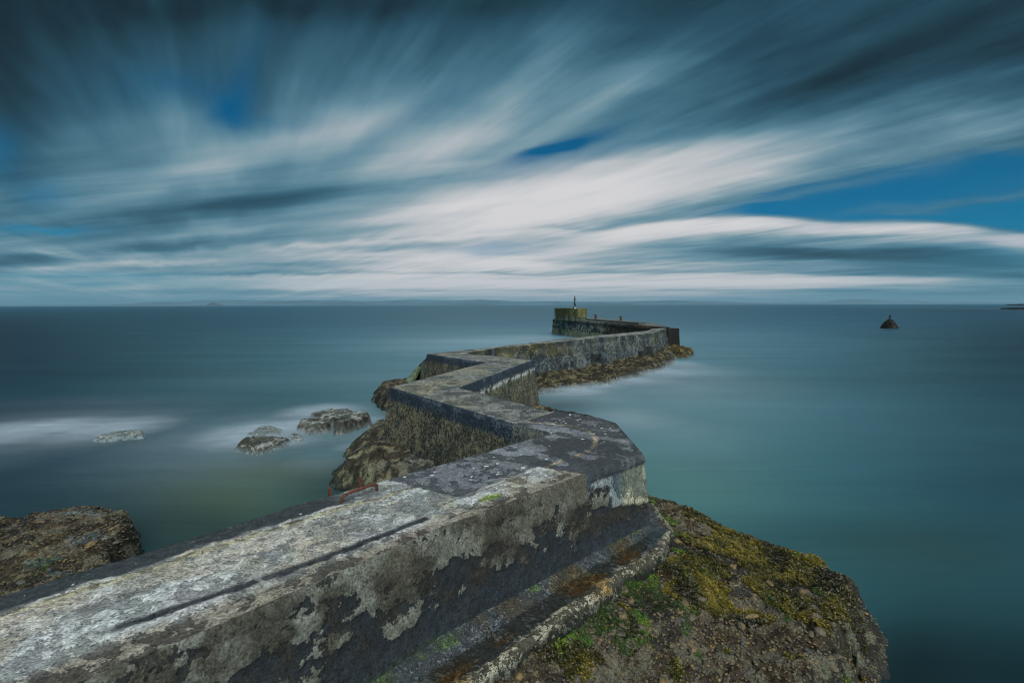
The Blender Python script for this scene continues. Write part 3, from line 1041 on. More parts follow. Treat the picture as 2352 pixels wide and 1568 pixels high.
        tA = cmix(tA, lin(150, 148, 136), sm * .8); tB = cmix(tB, lin(170, 168, 156), sm * .8)
        # algae patch and warm stains
        gp = lumps(G, [(1125, 1143, TOP, .07, 1.0), (1140, 1138, TOP, .06, 1.0), (1108, 1148, TOP, .05, .9)])
        gp = sstep(gp + (n3 - .5) * .35, .42, .55)
        tA = cmix(tA, lin(104, 124, 66), gp); tB = cmix(tB, lin(126, 146, 84), gp)
        wp = lumps(G, [(1190, 1105, TOP, .16, .8), (1300, 1078, TOP, .18, .8), (1180, 1120, TOP, .12, .7)])
        tA = cmix(tA, lin(96, 88, 66), wp); tB = cmix(tB, lin(150, 144, 116), wp)
        cA = np.where(top[..., None], tA, cA); cB = np.where(top[..., None], tB, cB)
        fld = np.where(top, f_top, fld)
        disp = np.where(top, disp + 0.010 * (sstep(f_top, .4, .6) - .5), disp)
        spots = np.where(top, 0.25 + 0.75 * np.maximum(band, scr), 0)
        # broken, uneven arris
        ar = (reg > .4) & (reg < .9)
        disp = np.where(ar, disp - 0.02 * sstep(n2, .5, .75), disp)
        # round brown patch and half ring on the face, green stripe low down
        gr = lumps(G, [(880, 1345, 1.45, .10, 1.0), (920, 1335, 1.5, .08, 1)])
        cB = cmix(cB, lin(92, 94, 66), sstep(gr, .4, .6)); cA = cmix(cA, lin(70, 72, 50), sstep(gr, .4, .6))
        fld = np.where(gr > .5, .62, fld)
        # green foot
        bl = sstep(z + (n2 - .5) * .12, 1.17, 1.08) * (z > 1.0) * sstep(x0 + (n1 - .5), 1.9, 2.1) * sstep(x0 , 3.3, 2.9)
        cA = np.where(side[..., None], cmix(cA, lin(62, 86, 30), bl * .85), cA)
        cB = np.where(side[..., None], cmix(cB, lin(84, 108, 44), bl * .85), cB)
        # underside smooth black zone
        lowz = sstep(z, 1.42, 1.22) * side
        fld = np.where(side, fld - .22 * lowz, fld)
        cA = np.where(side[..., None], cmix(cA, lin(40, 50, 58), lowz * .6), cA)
    if kind == 'N':
        tA = cmix(lin(58, 64, 68), lin(70, 76, 80), sstep(n1, .4, .6)); tB = cmix(lin(98, 105, 110), lin(124, 132, 138), sstep(n1, .45, .7))
        f_top = 0.38 + (n2 - .5) * 1.2 + (n1 - .5) * .8
        # ragged cracked line of exposed grit curving round the bend
        ln_ = np.full(sh, 9.0)
        path = [P(px, py, TOP) for px, py in [(1060, 1135), (1170, 1098), (1225, 1080), (1290, 1060), (1345, 1042), (1372, 1020), (1372, 1000), (1345, 985), (1300, 975), (1255, 972), (1215, 968)]]
        ln_ = seg_dist(x + (n2 - .5) * .10, y + (n1 - .5) * .10, path, closed=False)
        g = sstep(ln_, .045, .015) * sstep(n3 + n2 * .5, .55, .75)
        tA = cmix(tA, lin(104, 98, 82), g); tB = cmix(tB, lin(168, 158, 134), g)
        disp = np.where(top, disp * .5 - .010 * sstep(ln_, .03, .01), disp)
        # pale joint with the next section
        j = seg_dist(x, y, [P(1178, 973, TOP), P(1272, 945, TOP)], closed=False)
        g2 = sstep(j + (n2 - .5) * .03, .035, .015)
        tA = cmix(tA, lin(140, 140, 124), g2); tB = cmix(tB, lin(170, 168, 150), g2)
        cA = np.where(top[..., None], tA, cA); cB = np.where(top[..., None], tB, cB)
        fld = np.where(top, f_top, fld)
        # cast pale face of the bend above the older rough base
        uq = u - u.min()
        zb = 1.80 - .30 * sstep(uq, .40, .46) - .10 * sstep(uq, .6, 1.1)
        up = sstep(z + (n2 - .5) * .10 - zb, -.015, .015) * side
        kk = sstep(uq + (n1 - .5) * .5, .45, .75)
        fc = cmix(lin(72, 86, 94), lin(104, 112, 100), kk)
        fc2 = cmix(lin(126, 138, 142), lin(158, 160, 138), kk)
        cA = cmix(cA, fc, up); cB = cmix(cB, fc2, up)
        capd = sstep(z + (n1 - .5) * .04, 1.885, 1.90) * side
        cA = cmix(cA, lin(56, 64, 70), capd); cB = cmix(cB, lin(78, 86, 90), capd)
        fld = np.where(side & (up > .5), .5 + (n2 - .5) * 1.4, fld)
        disp = np.where(side, disp * (1 - .7 * up) + .02 * up + .02 * capd, disp)
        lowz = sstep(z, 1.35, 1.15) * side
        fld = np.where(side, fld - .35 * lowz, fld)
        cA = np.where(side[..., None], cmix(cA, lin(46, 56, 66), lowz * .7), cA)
        # rust weep
        rx = lumps(G, [(1357, 1130 + q * 12, 1.84 - q * .045, .028, 1) for q in range(-1, 7)])
        rs = sstep(rx, .4, .7)
        cA = cmix(cA, lin(120, 66, 38), rs); cB = cmix(cB, lin(140, 84, 50), rs)
    cA = np.where(far[..., None], cmix(c_dark, c_crust, sstep(n1, .4, .7)), cA)
    cB = np.where(far[..., None], cmix(c_crust, c_mid, sstep(n2, .4, .7)), cB)
    disp = np.where(far, disp * 1.6, disp)
    return cA, cB, fld, spots, disp


def paint_mid(rb, style):
    G, reg = rb['G'], rb['reg']
    x, y, z = G[..., 0], G[..., 1], G[..., 2]
    sh = G.shape[:2]
    n1 = fbm(x * .9, y * .9, z * .9, 4, seed=51)
    n2 = fbm(x * 3.2, y * 3.2, z * 3.2, 4, seed=61)
    n3 = fbm(x * 11, y * 11, z * 11, 3, seed=71)
    top = reg == 1
    side = ~top
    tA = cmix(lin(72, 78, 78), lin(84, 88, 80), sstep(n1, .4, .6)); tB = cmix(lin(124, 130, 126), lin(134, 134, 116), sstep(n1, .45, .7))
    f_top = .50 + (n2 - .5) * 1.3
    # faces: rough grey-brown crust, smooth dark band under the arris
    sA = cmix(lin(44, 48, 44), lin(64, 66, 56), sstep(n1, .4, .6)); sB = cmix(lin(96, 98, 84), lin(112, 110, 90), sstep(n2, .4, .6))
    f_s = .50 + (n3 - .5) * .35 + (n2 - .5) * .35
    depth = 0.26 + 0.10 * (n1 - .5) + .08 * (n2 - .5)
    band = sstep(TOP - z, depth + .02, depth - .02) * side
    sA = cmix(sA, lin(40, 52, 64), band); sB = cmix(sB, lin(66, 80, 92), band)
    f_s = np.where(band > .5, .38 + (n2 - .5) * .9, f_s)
    disp = (n3 - .5) * .03 * (side * (1 - band)) + (n2 - .5) * .03
    if style == 'C':                             # white lime run just below the band
        lime = np.exp(-((TOP - z - depth - .07) / .06) ** 2) * sstep(n3 + n2, .85, 1.05) * (reg < .9)
        sA = cmix(sA, lin(150, 160, 160), lime); sB = cmix(sB, lin(190, 194, 190), lime)
    if style == 'E':
        ue = (rb['u'] - rb['u'].min()) / np.ptp(rb['u'])
        d2 = sstep(n1, .35, .7) * (.25 + .75 * sstep(ue, .42, .2) * sstep(z, 1.2, 1.4))
        sA = cmix(lin(40, 50, 56), lin(66, 66, 44), d2); sB = cmix(lin(76, 86, 88), lin(98, 96, 60), d2)
        # old upper lift with mossy stains, darker lower lift
        ue = (rb['u'] - rb['u'].min()) / np.ptp(rb['u'])
        moss = .75 * sstep(ue, .60, .72) * sstep(ue, .99, .95) * sstep(fbm(x * .5, y * .5, z * .25, 3, seed=88) + .15 * sstep(x, 9, 13), .57, .72) * sstep(z, .9, 1.3)
        sA = cmix(sA, lin(62, 72, 28), moss * .7); sB = cmix(sB, lin(96, 102, 48), moss * .7)
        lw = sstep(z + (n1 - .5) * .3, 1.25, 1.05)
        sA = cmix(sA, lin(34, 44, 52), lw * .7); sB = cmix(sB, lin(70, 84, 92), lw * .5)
        joint = np.exp(-((z + (n1 - .5) * .12 - 1.27) / .035) ** 2)
        sA = cmix(sA, lin(24, 30, 32), joint * .8); sB = cmix(sB, lin(40, 46, 46), joint * .8)
        vs = sstep(fbm(rb['u'] * 1.8, z * .35, octaves=4, seed=89), .52, .66)
        sA = cmix(sA, lin(92, 98, 90), vs * .35); sB = cmix(sB, lin(118, 124, 114), vs * .35)
        for u0_, u1_, z0_, z1_ in ((.66, .72, .55, 1.12), (.60, .655, .5, .85), (.40, .44, .6, 1.05), (.75, .81, .5, .7)):
            bx_ = sstep(ue, u0_ - .004, u0_ + .004) * sstep(ue, u1_ + .004, u1_ - .004) * sstep(z, z0_, z0_ + .05) * sstep(z, z1_ + .04, z1_) * (reg < .9)
            sA = cmix(sA, lin(16, 20, 20), bx_ * .9); sB = cmix(sB, lin(34, 38, 32), bx_ * .9)
        disp = (n2 - .5) * .10 + sstep(z + (n1 - .5) * .2, 1.28, 1.2) * .06
        tA = cmix(tA, lin(90, 96, 90), n2); tB = cmix(tB, lin(140, 146, 140), sstep(n1, .4, .7))
    cA = np.where(top[..., None], tA, sA); cB = np.where(top[..., None], tB, sB)
    fld = np.where(top, f_top, f_s)
    chip = ((reg > .4) & (reg < .9)) | ((reg > 1.4) & (reg < 1.9))
    disp = np.where(chip, -.03 * sstep(n2, .48, .72) - .02 * sstep(n3, .5, .8), disp)
    disp = np.where(top, (n2 - .5) * .014, disp)
    spots = np.where(top, 1.0, 0.0)
    return cA, cB, fld, spots, disp


M_mid = two_tone('weathered_concrete_mid', agg=22.0, fine=34.0, gran=34.0, nz=0.75, edge=0.12, spots=True, bstr=0.7, bdist=0.02)
secs = [('A', secA, .022, 'oldest near stretch with pale flaking top and black stained side', M_wall), ('N', secN, .025, 'bend capped with smooth dark grey screed', M_wall),
        ('B', secB, .04, 'second leg with rough barnacled face and spotted grey top', M_mid), ('C', secC, .045, 'third leg with white lime run under its dark edge', M_mid),
        ('D', secD, .06, 'short dark faced fourth leg', M_mid), ('E', secE, .12, 'long outer leg with mossy stained patchy side', M_far)]
allp, dsl, owner = [secA[0]], [], []
for nm, sec, dsv, lab, mt in secs:
    allp += sec[1:]
    dsl += [dsv] * (len(sec) - 1)
    owner += [nm] * (len(sec) - 1)
RB = ribbon(allp, dsl, 60, 96, 36, batter=0.13, rnd=0.035)
seg = RB['seg'] + [RB['nr'] - 1]
parts_ = []
for nm, sec, dsv, lab, mt in secs:
    i0 = owner.index(nm); i1 = len(owner) - owner[::-1].index(nm)
    q = rows_of(RB, seg[i0], seg[i1] + 1, cap1=(nm == 'E'))
    pr = list(paint_near(q, nm) if nm in 'AN' else paint_mid(q, nm))
    parts_.append([nm, q, pr, lab, mt])
for a, b in zip(parts_[:-1], parts_[1:]):       # neighbours share the relief of the joint
    m_ = (a[2][4][-1] + b[2][4][0]) / 2
    a[2][4][-1] = m_; b[2][4][0] = m_
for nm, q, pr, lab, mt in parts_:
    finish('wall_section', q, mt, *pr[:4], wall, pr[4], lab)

# ------------------------------------------------------------------ ledge and kerb at the foot of the near wall
BR = [S_R, R_a0, R_a1, R_c]
footA = offset_poly([S_R, R_a1, R_c, np.array(P(1413, 975, TOP))], 0.13 * 0.95)
pts = [footA[0], footA[1], footA[2] , footA[2] + (footA[3] - footA[2]) * 0.45]


def sweep(path, prof, ds, name, taper=None):
    """sweep an open cross profile of (outward offset, z) along a path"""
    path = np.array(path, float)
    cum = 0
    rows, us, offs = [], [], []
    o1 = offset_poly(path, 1.0) - path
    for i in range(len(path) - 1):
        ln = np.linalg.norm(path[i + 1] - path[i])
        n = max(2, int(ln / ds))
        for k in range(n if i < len(path) - 2 else n + 1):
            f = k / n
            rows.append(path[i] * (1 - f) + path[i + 1] * f)
            offs.append(o1[i] * (1 - f) + o1[i + 1] * f)
            us.append(cum + ln * f)
        cum += ln
    rows, offs, us = np.array(rows), np.array(offs), np.array(us)
    if taper is not None:
        offs = offs * taper(us)[:, None]
    G = np.stack([np.column_stack([rows + offs * a, np.full(len(rows), z)]) for a, z in prof], 1)
    return G, us, cum


zl = 1.03
prof = [(-.12, zl + .08)] + [(a, zl + .05 * max(0, 1 - a / .12) ** 1.5 - .012 * math.sin(a / .36 * math.pi)) for a in np.linspace(0.0, .36, 20)]   # gently dished
prof += [(.372, zl + .006), (.385, zl + .014), (.40, zl + .018), (.42, zl + .018), (.44, zl + .014), (.46, zl + .002), (.478, zl - .02), (.49, zl - .045)]
prof += [(.49 + .06 * q, zl - .045 - .40 * q) for q in np.linspace(.06, 1, 24)]
U_C = float(np.linalg.norm(pts[1] - pts[0]) + np.linalg.norm(pts[2] - pts[1]))
ledge_taper = lambda u: 1 - .42 * sstep(u, U_C - .55, U_C - .02)
G, us, cum = sweep(pts, prof, .02, 'ledge', ledge_taper)
x, y, z = G[..., 0], G[..., 1], G[..., 2]
n1 = fbm(x * 2.2, y * 2.2, z * 2.2, 4, seed=91); n2 = fbm(x * 7, y * 7, z * 7, 4, seed=92); n3 = fbm(x * 20, y * 20, z * 20, 3, seed=93)
off = np.array([p[0] for p in prof])[None, :] + 0 * x
u2 = us[:, None] + 0 * x
crest = sstep(off + (n2 - .5) * .10, .33, .38) * sstep(off, .53, .49)
outer = sstep(off, .475, .50)
G[..., 2] += (n2 - .5) * (.02 + .035 * crest) + (n3 - .5) * .015 * (crest + outer)
nrm = (offset_poly(pts, 1.0) - np.array(pts))[0]
nrm = nrm / np.linalg.norm(nrm)
G[..., :2] += ((n1 - .5) * .10 * (crest + outer) + (n2 - .5) * .04 * (crest + outer))[..., None] * nrm
cA = cmix(lin(52, 60, 64), lin(60, 58, 46), sstep(n1, .45, .65)); cB = cmix(lin(86, 94, 98), lin(88, 84, 66), sstep(n1, .5, .7))
cA = cmix(cA, lin(72, 72, 60), crest); cB = cmix(cB, cmix(lin(150, 150, 132), lin(148, 126, 80), sstep(n1, .50, .66)), crest)
cA = cmix(cA, lin(40, 44, 40), outer); cB = cmix(cB, cmix(lin(112, 116, 88), lin(84, 90, 80), sstep(n2, .4, .6)), outer)
orange = .55 * sstep(n1 + .22 * np.exp(-((off - .27) / .06) ** 2), .68, .78) * (off < .34) * sstep(u2, 3.0, 4.2)
cA = cmix(cA, lin(84, 60, 16), orange); cB = cmix(cB, lin(112, 82, 24), orange)
gg = .7 * sstep(fbm(x * 2.2, y * 2.2, octaves=4, seed=97) + .16 * np.exp(-(off / .05) ** 2) + (n3 - .5) * .15, .66, .76) * sstep(off, .18, .10)
cA = cmix(cA, lin(56, 80, 26), gg); cB = cmix(cB, lin(80, 108, 40), gg)
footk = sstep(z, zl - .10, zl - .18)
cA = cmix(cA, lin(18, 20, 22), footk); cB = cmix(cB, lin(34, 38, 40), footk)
fl = .40 + (n2 - .5) * .7 + (n3 - .5) * .8 + crest * .06 - .25 * footk
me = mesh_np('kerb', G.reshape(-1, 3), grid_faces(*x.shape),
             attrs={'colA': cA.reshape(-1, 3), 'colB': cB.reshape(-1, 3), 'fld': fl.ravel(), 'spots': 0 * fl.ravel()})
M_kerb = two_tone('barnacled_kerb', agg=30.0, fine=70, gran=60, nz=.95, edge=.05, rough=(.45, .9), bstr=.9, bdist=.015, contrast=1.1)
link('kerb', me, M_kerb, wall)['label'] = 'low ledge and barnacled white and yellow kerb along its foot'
# thin film of rain water standing in the channel behind the kerb
pw = [(a, zl - .003) for a in np.linspace(.12, .34, 5)]
Gw, uw, _ = sweep(pts[:3], pw, .1, 'pool', ledge_taper)
mw = bpy.data.materials.new('standing_water')
mw.use_nodes = True
t = NT(mw.node_tree)
t.n.clear()
pos = t.new('ShaderNodeTexCoord').outputs['Object']
tr = t.new('ShaderNodeBsdfTransparent')
t.put(tr.inputs['Color'], (0.93, 0.91, 0.84))
gl = t.new('ShaderNodeBsdfGlossy')
gl.inputs['Roughness'].default_value = 0.12
fr = t.new('ShaderNodeFresnel')
fr.inputs['IOR'].default_value = 1.33
mx = t.new('ShaderNodeMixShader')
t.put(mx.inputs[0], t.math('MINIMUM', t.math('MULTIPLY_ADD', fr.outputs[0], 1.0, .06), 0.5))
t.l.new(tr.outputs[0], mx.inputs[1]); t.l.new(gl.outputs[0], mx.inputs[2])
o = t.new('ShaderNodeOutputMaterial')
t.l.new(mx.outputs[0], o.inputs['Surface'])
link('rain_puddle', mesh_np('rain_puddle', Gw.reshape(-1, 3), grid_faces(*Gw.shape[:2])), mw, wall)['label'] = 'shallow water standing in the channel behind the kerb'

# ------------------------------------------------------------------ buttress at the outer corner of the fourth leg
bp_top = [P(977, 824, 1.72), P(970, 836, 1.55)]
def pt3(px, py, z):
    a = P(px, py, z)
    return np.array([a[0], a[1], z])
colb = []
for f in np.linspace(0, 1, 12):
    # crest line runs from the wall corner down to the rock
    zc_ = 1.80 - 1.35 * f ** 0.8
    cx = np.interp(f, [0, .3, .6, 1], [977, 966, 948, 926]); cy = np.interp(f, [0, .3, .6, 1], [824, 834, 853, 880])
    a = pt3(cx, cy, zc_)
    b = a + np.array([.85, -.35, 0]); b[2] = zc_ - .02
    c_ = pt3(np.interp(f, [0, 1], [972, 940]), np.interp(f, [0, 1], [872, 882]), -.2)
    colb.append([a + np.array([-.3, .9, -.4 - zc_ * .5]), a, a + np.array([.3, -.10, -.02]), (b + c_) / 2 + np.array([.1, -.1, .1]), np.array([b[0], b[1] - .25, -.3])])
Gb = np.array(colb)
x, y, z = Gb[..., 0], Gb[..., 1], Gb[..., 2]
nn = fbm(x * 2, y * 2, z * 2, 4, seed=12)
me = mesh_np('buttress', Gb.reshape(-1, 3), grid_faces(*x.shape),
             attrs={'colA': cmix(lin(58, 74, 60), lin(44, 52, 50), nn).reshape(-1, 3), 'colB': cmix(lin(104, 124, 104), lin(84, 96, 70), nn).reshape(-1, 3), 'fld': (.5 + (nn - .5) * 1.5).ravel(), 'spots': 0 * nn.ravel()})
link('buttress', me, M_far, wall)['label'] = 'smooth pale green sloping buttress'

# ------------------------------------------------------------------ pier head
DK = 2.08
head = bpy.data.objects.new('pier_head', None)
C.objects.link(head)
tag(head, 'broad dark concrete pier head at the far end of the wall', 'pier')
near = [P(1271, 731.5, DK), P(1286, 732.5, DK), P(1331, 736, DK), P(1391, 740.2, DK), P(1450, 744, DK), P(1500, 748.6, DK), P(1525, 751, DK)]
near = np.array(near)
farE = offset_poly(near, -1.0) - near
wd = [6.5, 6.5, 6.0, 5.0, 3.0, 1.2, .45]
pairs = [(near[i] + farE[i] / np.linalg.norm(farE[i]) * wd[i], near[i], DK) for i in range(len(near))]
rb = ribbon(pairs, .18, 14, 40, 10, batter=0.16, rnd=0.06, cap0=True, cap1=True)
G = rb['G']; reg = rb['reg']
x, y, z = G[..., 0], G[..., 1], G[..., 2]
n1 = fbm(x * .35, y * .35, z * .5, 4, seed=101); n2 = fbm(x * 1.2, y * 1.2, z * 1.2, 4, seed=102); n3 = fbm(x * 4, y * 4, z * 4, 3, seed=103)
top = reg == 1
foot = sstep(z + (n1 - .5) * .15, .92, .80) * sstep(rb['u'], 26, 14)
sA = cmix(lin(44, 52, 54), lin(64, 66, 54), sstep(n1, .45, .65)); sB = cmix(lin(108, 118, 116), lin(124, 128, 110), sstep(n2, .4, .6))
rough_r = sstep(rb['u'], 15, 18)
sA = cmix(sA, lin(34, 34, 26), rough_r); sB = cmix(sB, lin(68, 66, 52), rough_r)
sA = cmix(sA, lin(100, 108, 88), foot); sB = cmix(sB, lin(134, 140, 118), foot)
lip = sstep(z, 1.68, 1.74)
sA = cmix(sA, lin(34, 42, 40), lip * .7); sB = cmix(sB, lin(62, 68, 56), lip * .7)
px_, py_ = P(1392, 750, 1.1)
rust = np.exp(-(((x - px_) / .8) ** 2)) * sstep(n2, .3, .6) * sstep(z, .6, .8)
sA = cmix(sA, lin(74, 50, 26), rust * .8); sB = cmix(sB, lin(104, 76, 46), rust * .8)
cA = np.where(top[..., None], cmix(lin(74, 84, 84), lin(88, 94, 88), n2), sA)
cB = np.where(top[..., None], cmix(lin(96, 106, 106), lin(120, 122, 112), n2), sB)
disp = np.where(top, 0, (n2 - .5) * .10 + (n3 - .5) * .06 - foot * .05 + lip * .10 * (reg < .4))
finish('quay_body', rb, M_far, cA, cB, .46 + (n3 - .5) * 1.1 + (n2 - .5) * .4, np.where(top, .6, 0), head, disp)

# raised kerb along its far side
ka = np.array([P(1337, 731.6, DK + .15), P(1475, 741.6, DK + .15)])
bm = bmesh.new()
mid = ka.mean(0); dv = ka[1] - ka[0]
add_box(bm, (mid[0], mid[1], DK + .07), (np.linalg.norm(dv), .7, .24), math.atan2(dv[1], dv[0]), .02)
kb = bm_obj('edge_kerb', bm, simple('kerb_concrete', lin(84, 94, 94), .9, .35, 1.5), head)

# parapet block at the end
M_par = two_tone('parapet_concrete', fine=8, gran=4, nz=.25, edge=.15, bstr=.4, bdist=.03)
pz = 3.56
a0 = np.array(P(1273.5, 733.2, DK)); a1 = np.array(P(1326, 735.8, DK))
dv = (a1 - a0); Lw = np.linalg.norm(dv); dn = dv / Lw; nn_ = np.array([-dn[1], dn[0]])
def slab(p0, p1, thick, z0, z1, name, parent, cfun, mat, ns=26, bat=0.0):
    p0 = np.array(p0); p1 = np.array(p1)
    d = p1 - p0; L = np.linalg.norm(d); d = d / L; n = np.array([-d[1], d[0]])
    loop = []
    us = np.linspace(0, L, ns)
    for q in us: loop.append(p0 + d * q)
    for q in np.linspace(0, thick, 5)[1:]: loop.append(p1 + n * q)
    for q in us[::-1][1:]: loop.append(p0 + n * thick + d * q)
    for q in np.linspace(thick, 0, 5)[1:-1]: loop.append(p0 + n * q)
    loop = np.array(loop)
    cen = loop.mean(0)
    zs = np.linspace(z0, z1, 12)
    rows = [np.column_stack([cen + (loop - cen) * (1 + bat * (z1 - zz)), np.full(len(loop), zz)]) for zz in zs]
    rows.append(np.column_stack([cen + (loop - cen) * (1 - .06), np.full(len(loop), z1 + .02)]))
    rows.append(np.column_stack([cen + (loop - cen) * .01, np.full(len(loop), z1 + .03)]))
    V_ = np.array(rows)
    nr, nc = V_.shape[:2]
    idx = np.arange(nr * nc).reshape(nr, nc)
    idx2 = np.roll(idx, -1, 1)
    F_ = np.stack([idx[:-1], idx2[:-1], idx2[1:], idx[1:]], -1).reshape(-1, 4)
    x, y, z = V_[..., 0], V_[..., 1], V_[..., 2]
    a, b, f = cfun(x, y, z)
    me = mesh_np(name, V_.reshape(-1, 3), F_, smooth=False, attrs={'colA': a.reshape(-1, 3), 'colB': b.reshape(-1, 3), 'fld': f.ravel(), 'spots': 0 * f.ravel()})
    return link(name, me, mat, parent)


def par_col(x, y, z):
    n = fbm(x * 2.2, y * 2.2, z * .5, 4, seed=111)
    k = sstep(z, 2.1, 2.7)
    a = cmix(lin(70, 78, 66), cmix(lin(74, 72, 38), lin(62, 68, 44), n), k)
    b = cmix(lin(118, 122, 108), cmix(lin(102, 98, 52), lin(90, 96, 66), n), k)
    return a, b, .5 + (n - .5) * 1.6
slab(a0, a0 + dn * Lw * .72, 1.3, DK - .1, pz, 'parapet', head, par_col, M_par)
slab(a0 + dn * (Lw * .72 + .004), a1 + dn * .12, 1.3, DK - .1, pz - .01, 'parapet', head, par_col, M_par)
slab(a1 + dn * .13, a1 + dn * .55, 1.0, DK - .1, DK + .38, 'step', head, par_col, M_par, ns=6)

# stub wall at the outer corner
def dark_col(x, y, z):
    n = fbm(x * 1.5, y * 1.5, z * 1.5, 4, seed=121); n2 = fbm(x * 5, y * 5, z * 5, 3, seed=122)
    return cmix(lin(10, 13, 14), lin(20, 22, 20), n), cmix(lin(28, 32, 30), lin(38, 36, 30), n), .45 + (n2 - .5) * 1.6
g0 = P(1533.5, 756.2, 1.92); g1 = P(1560, 755.6, 1.92)
stub = slab(g0, g1, 1.5, .0, 1.96, 'stub_wall', None, dark_col, M_far, bat=.06)
tag(stub, 'short dark stub of wall standing just beyond the outer corner of the zigzag wall', 'wall')

# small light mast on the parapet: open lattice with two splayed legs
mx_, my_ = P(1321.5, 709, pz + .03)
mast = bpy.data.objects.new('light_mast', None); C.objects.link(mast); mast.location = (mx_, my_ + .5, pz + .03)
tag(mast, 'small dark navigation light mast on top of the pier head parapet', 'mast')
bm = bmesh.new()
for sx, tx in ((-.17, .0), (.17, .0)):
    for sy in (-.10, .10):
        bm = bmesh.new(); add_tube(bm, [(sx, sy, 0), (tx + sx * .2, sy * .3, .62)], .022, 6); bm_obj('leg', bm, M_black, mast)
bm = bmesh.new(); add_tube(bm, [(0, 0, .35), (0, 0, 1.0)], [.055, .06], 10); bm_obj('post', bm, M_black, mast)
bm = bmesh.new(); add_box(bm, (0.02, 0, .98), (.32, .26, .05), 0, .01); bm_obj('platform', bm, M_black, mast)
bm = bmesh.new(); add_tube(bm, [(0, 0, 1.0), (0, 0, 1.06), (0, 0, 1.07), (0, 0, 1.2), (0, 0, 1.21), (0, 0, 1.30), (0, 0, 1.36)], [.07, .07, .05, .05, .07, .05, .012], 12); bm_obj('lantern', bm, M_black, mast, True)
bm = bmesh.new(); add_tube(bm, [(-.03, 0, .55), (-.20, 0, .70), (-.17, 0, .78)], .015, 6); bm_obj('bracket', bm, M_black, mast)
bm = bmesh.new(); add_box(bm, (.05, -.08, .05), (.20, .16, .1), 0, .015); bm_obj('control_box', bm, M_white, mast)

# bollards: steel posts with a lip towards the left
M_boll = [simple('red_brown_paint', lin(70, 40, 34), .7, .3, 8), simple('dark_rust_paint', lin(84, 58, 42), .7, .35, 8), simple('faded_dark_iron', lin(66, 62, 54), .7, .3, 8)]
for i, (px, py, mt, lab) in enumerate([(1368, 732.6, M_boll[0], 'red bollard, the middle of three on the pier head'),
                                       (1426, 737.2, M_boll[1], 'rust brown bollard farthest from the parapet on the pier head'),
                                       (1334.5, 729.6, M_boll[2], 'dark bollard with a pale patch right beside the parapet')]):
    z0 = DK + (.02 if i == 2 else .17)
    bx, by = P(px, py, z0)
    b = bpy.data.objects.new('bollard', None); C.objects.link(b); b.location = (bx, by, z0)
    tag(b, lab, 'bollard', 'bollards on the pier head')
    bm = bmesh.new(); add_tube(bm, [(0, 0, -.1), (0, 0, .02), (0, 0, .46), (0, 0, .50)], [.14, .125, .125, .12], 14); bm_obj('post', bm, mt, b)
    bm = bmesh.new(); add_box(bm, (-.08, 0, .50), (.40, .27, .06), 0, .015); bm_obj('head', bm, mt, b)
    if i == 2:
        bm = bmesh.new(); add_box(bm, (-.17, -.10, .34), (.14, .04, .16), 0, .01); bm_obj('plate', bm, M_white, b)

# ------------------------------------------------------------------ ironwork on the near wall
def rope(ptsc, n=6):
    """smooth a control polyline"""
    out = []
    p = [Vector(q) for q in ptsc]
    p = [p[0]] + p + [p[-1]]
    for i in range(1, len(p) - 2):
        for k in range(n):
            t_ = k / n
            out.append(0.5 * ((2 * p[i]) + (p[i + 1] - p[i - 1]) * t_ + (2 * p[i - 1] - 5 * p[i] + 4 * p[i + 1] - p[i + 2]) * t_ ** 2 + (-p[i - 1] + 3 * p[i] - 3 * p[i + 1] + p[i + 2]) * t_ ** 3))
    out.append(p[-2])
    return out


h0 = np.array(P(784, 1154, TOP)); h1 = np.array(P(866, 1126, TOP))
d = h1 - h0
bm = bmesh.new()
ctrl = [(h0[0], h0[1], TOP - .05), (h0[0], h0[1], TOP + .02), (h0[0] + d[0] * .10, h0[1] + d[1] * .10, TOP + .062), (h0[0] + d[0] * .28, h0[1] + d[1] * .28, TOP + .078),
        (h0[0] + d[0] * .55, h0[1] + d[1] * .55, TOP + .078), (h0[0] + d[0] * .84, h0[1] + d[1] * .84, TOP + .082), (h0[0] + d[0] * .98, h0[1] + d[1] * .98, TOP + .062), (h1[0], h1[1], TOP + .015), (h1[0], h1[1], TOP - .05)]
rp = rope(ctrl)
add_tube(bm, rp, [.0165 + .0018 * math.sin(i * 2.3) for i in range(len(rp))], 10)
hh = bm_obj('hand_hold', bm, M_rust, None, True)
tag(hh, 'rusty bent iron bar set like a staple into the near wall top', 'handle')

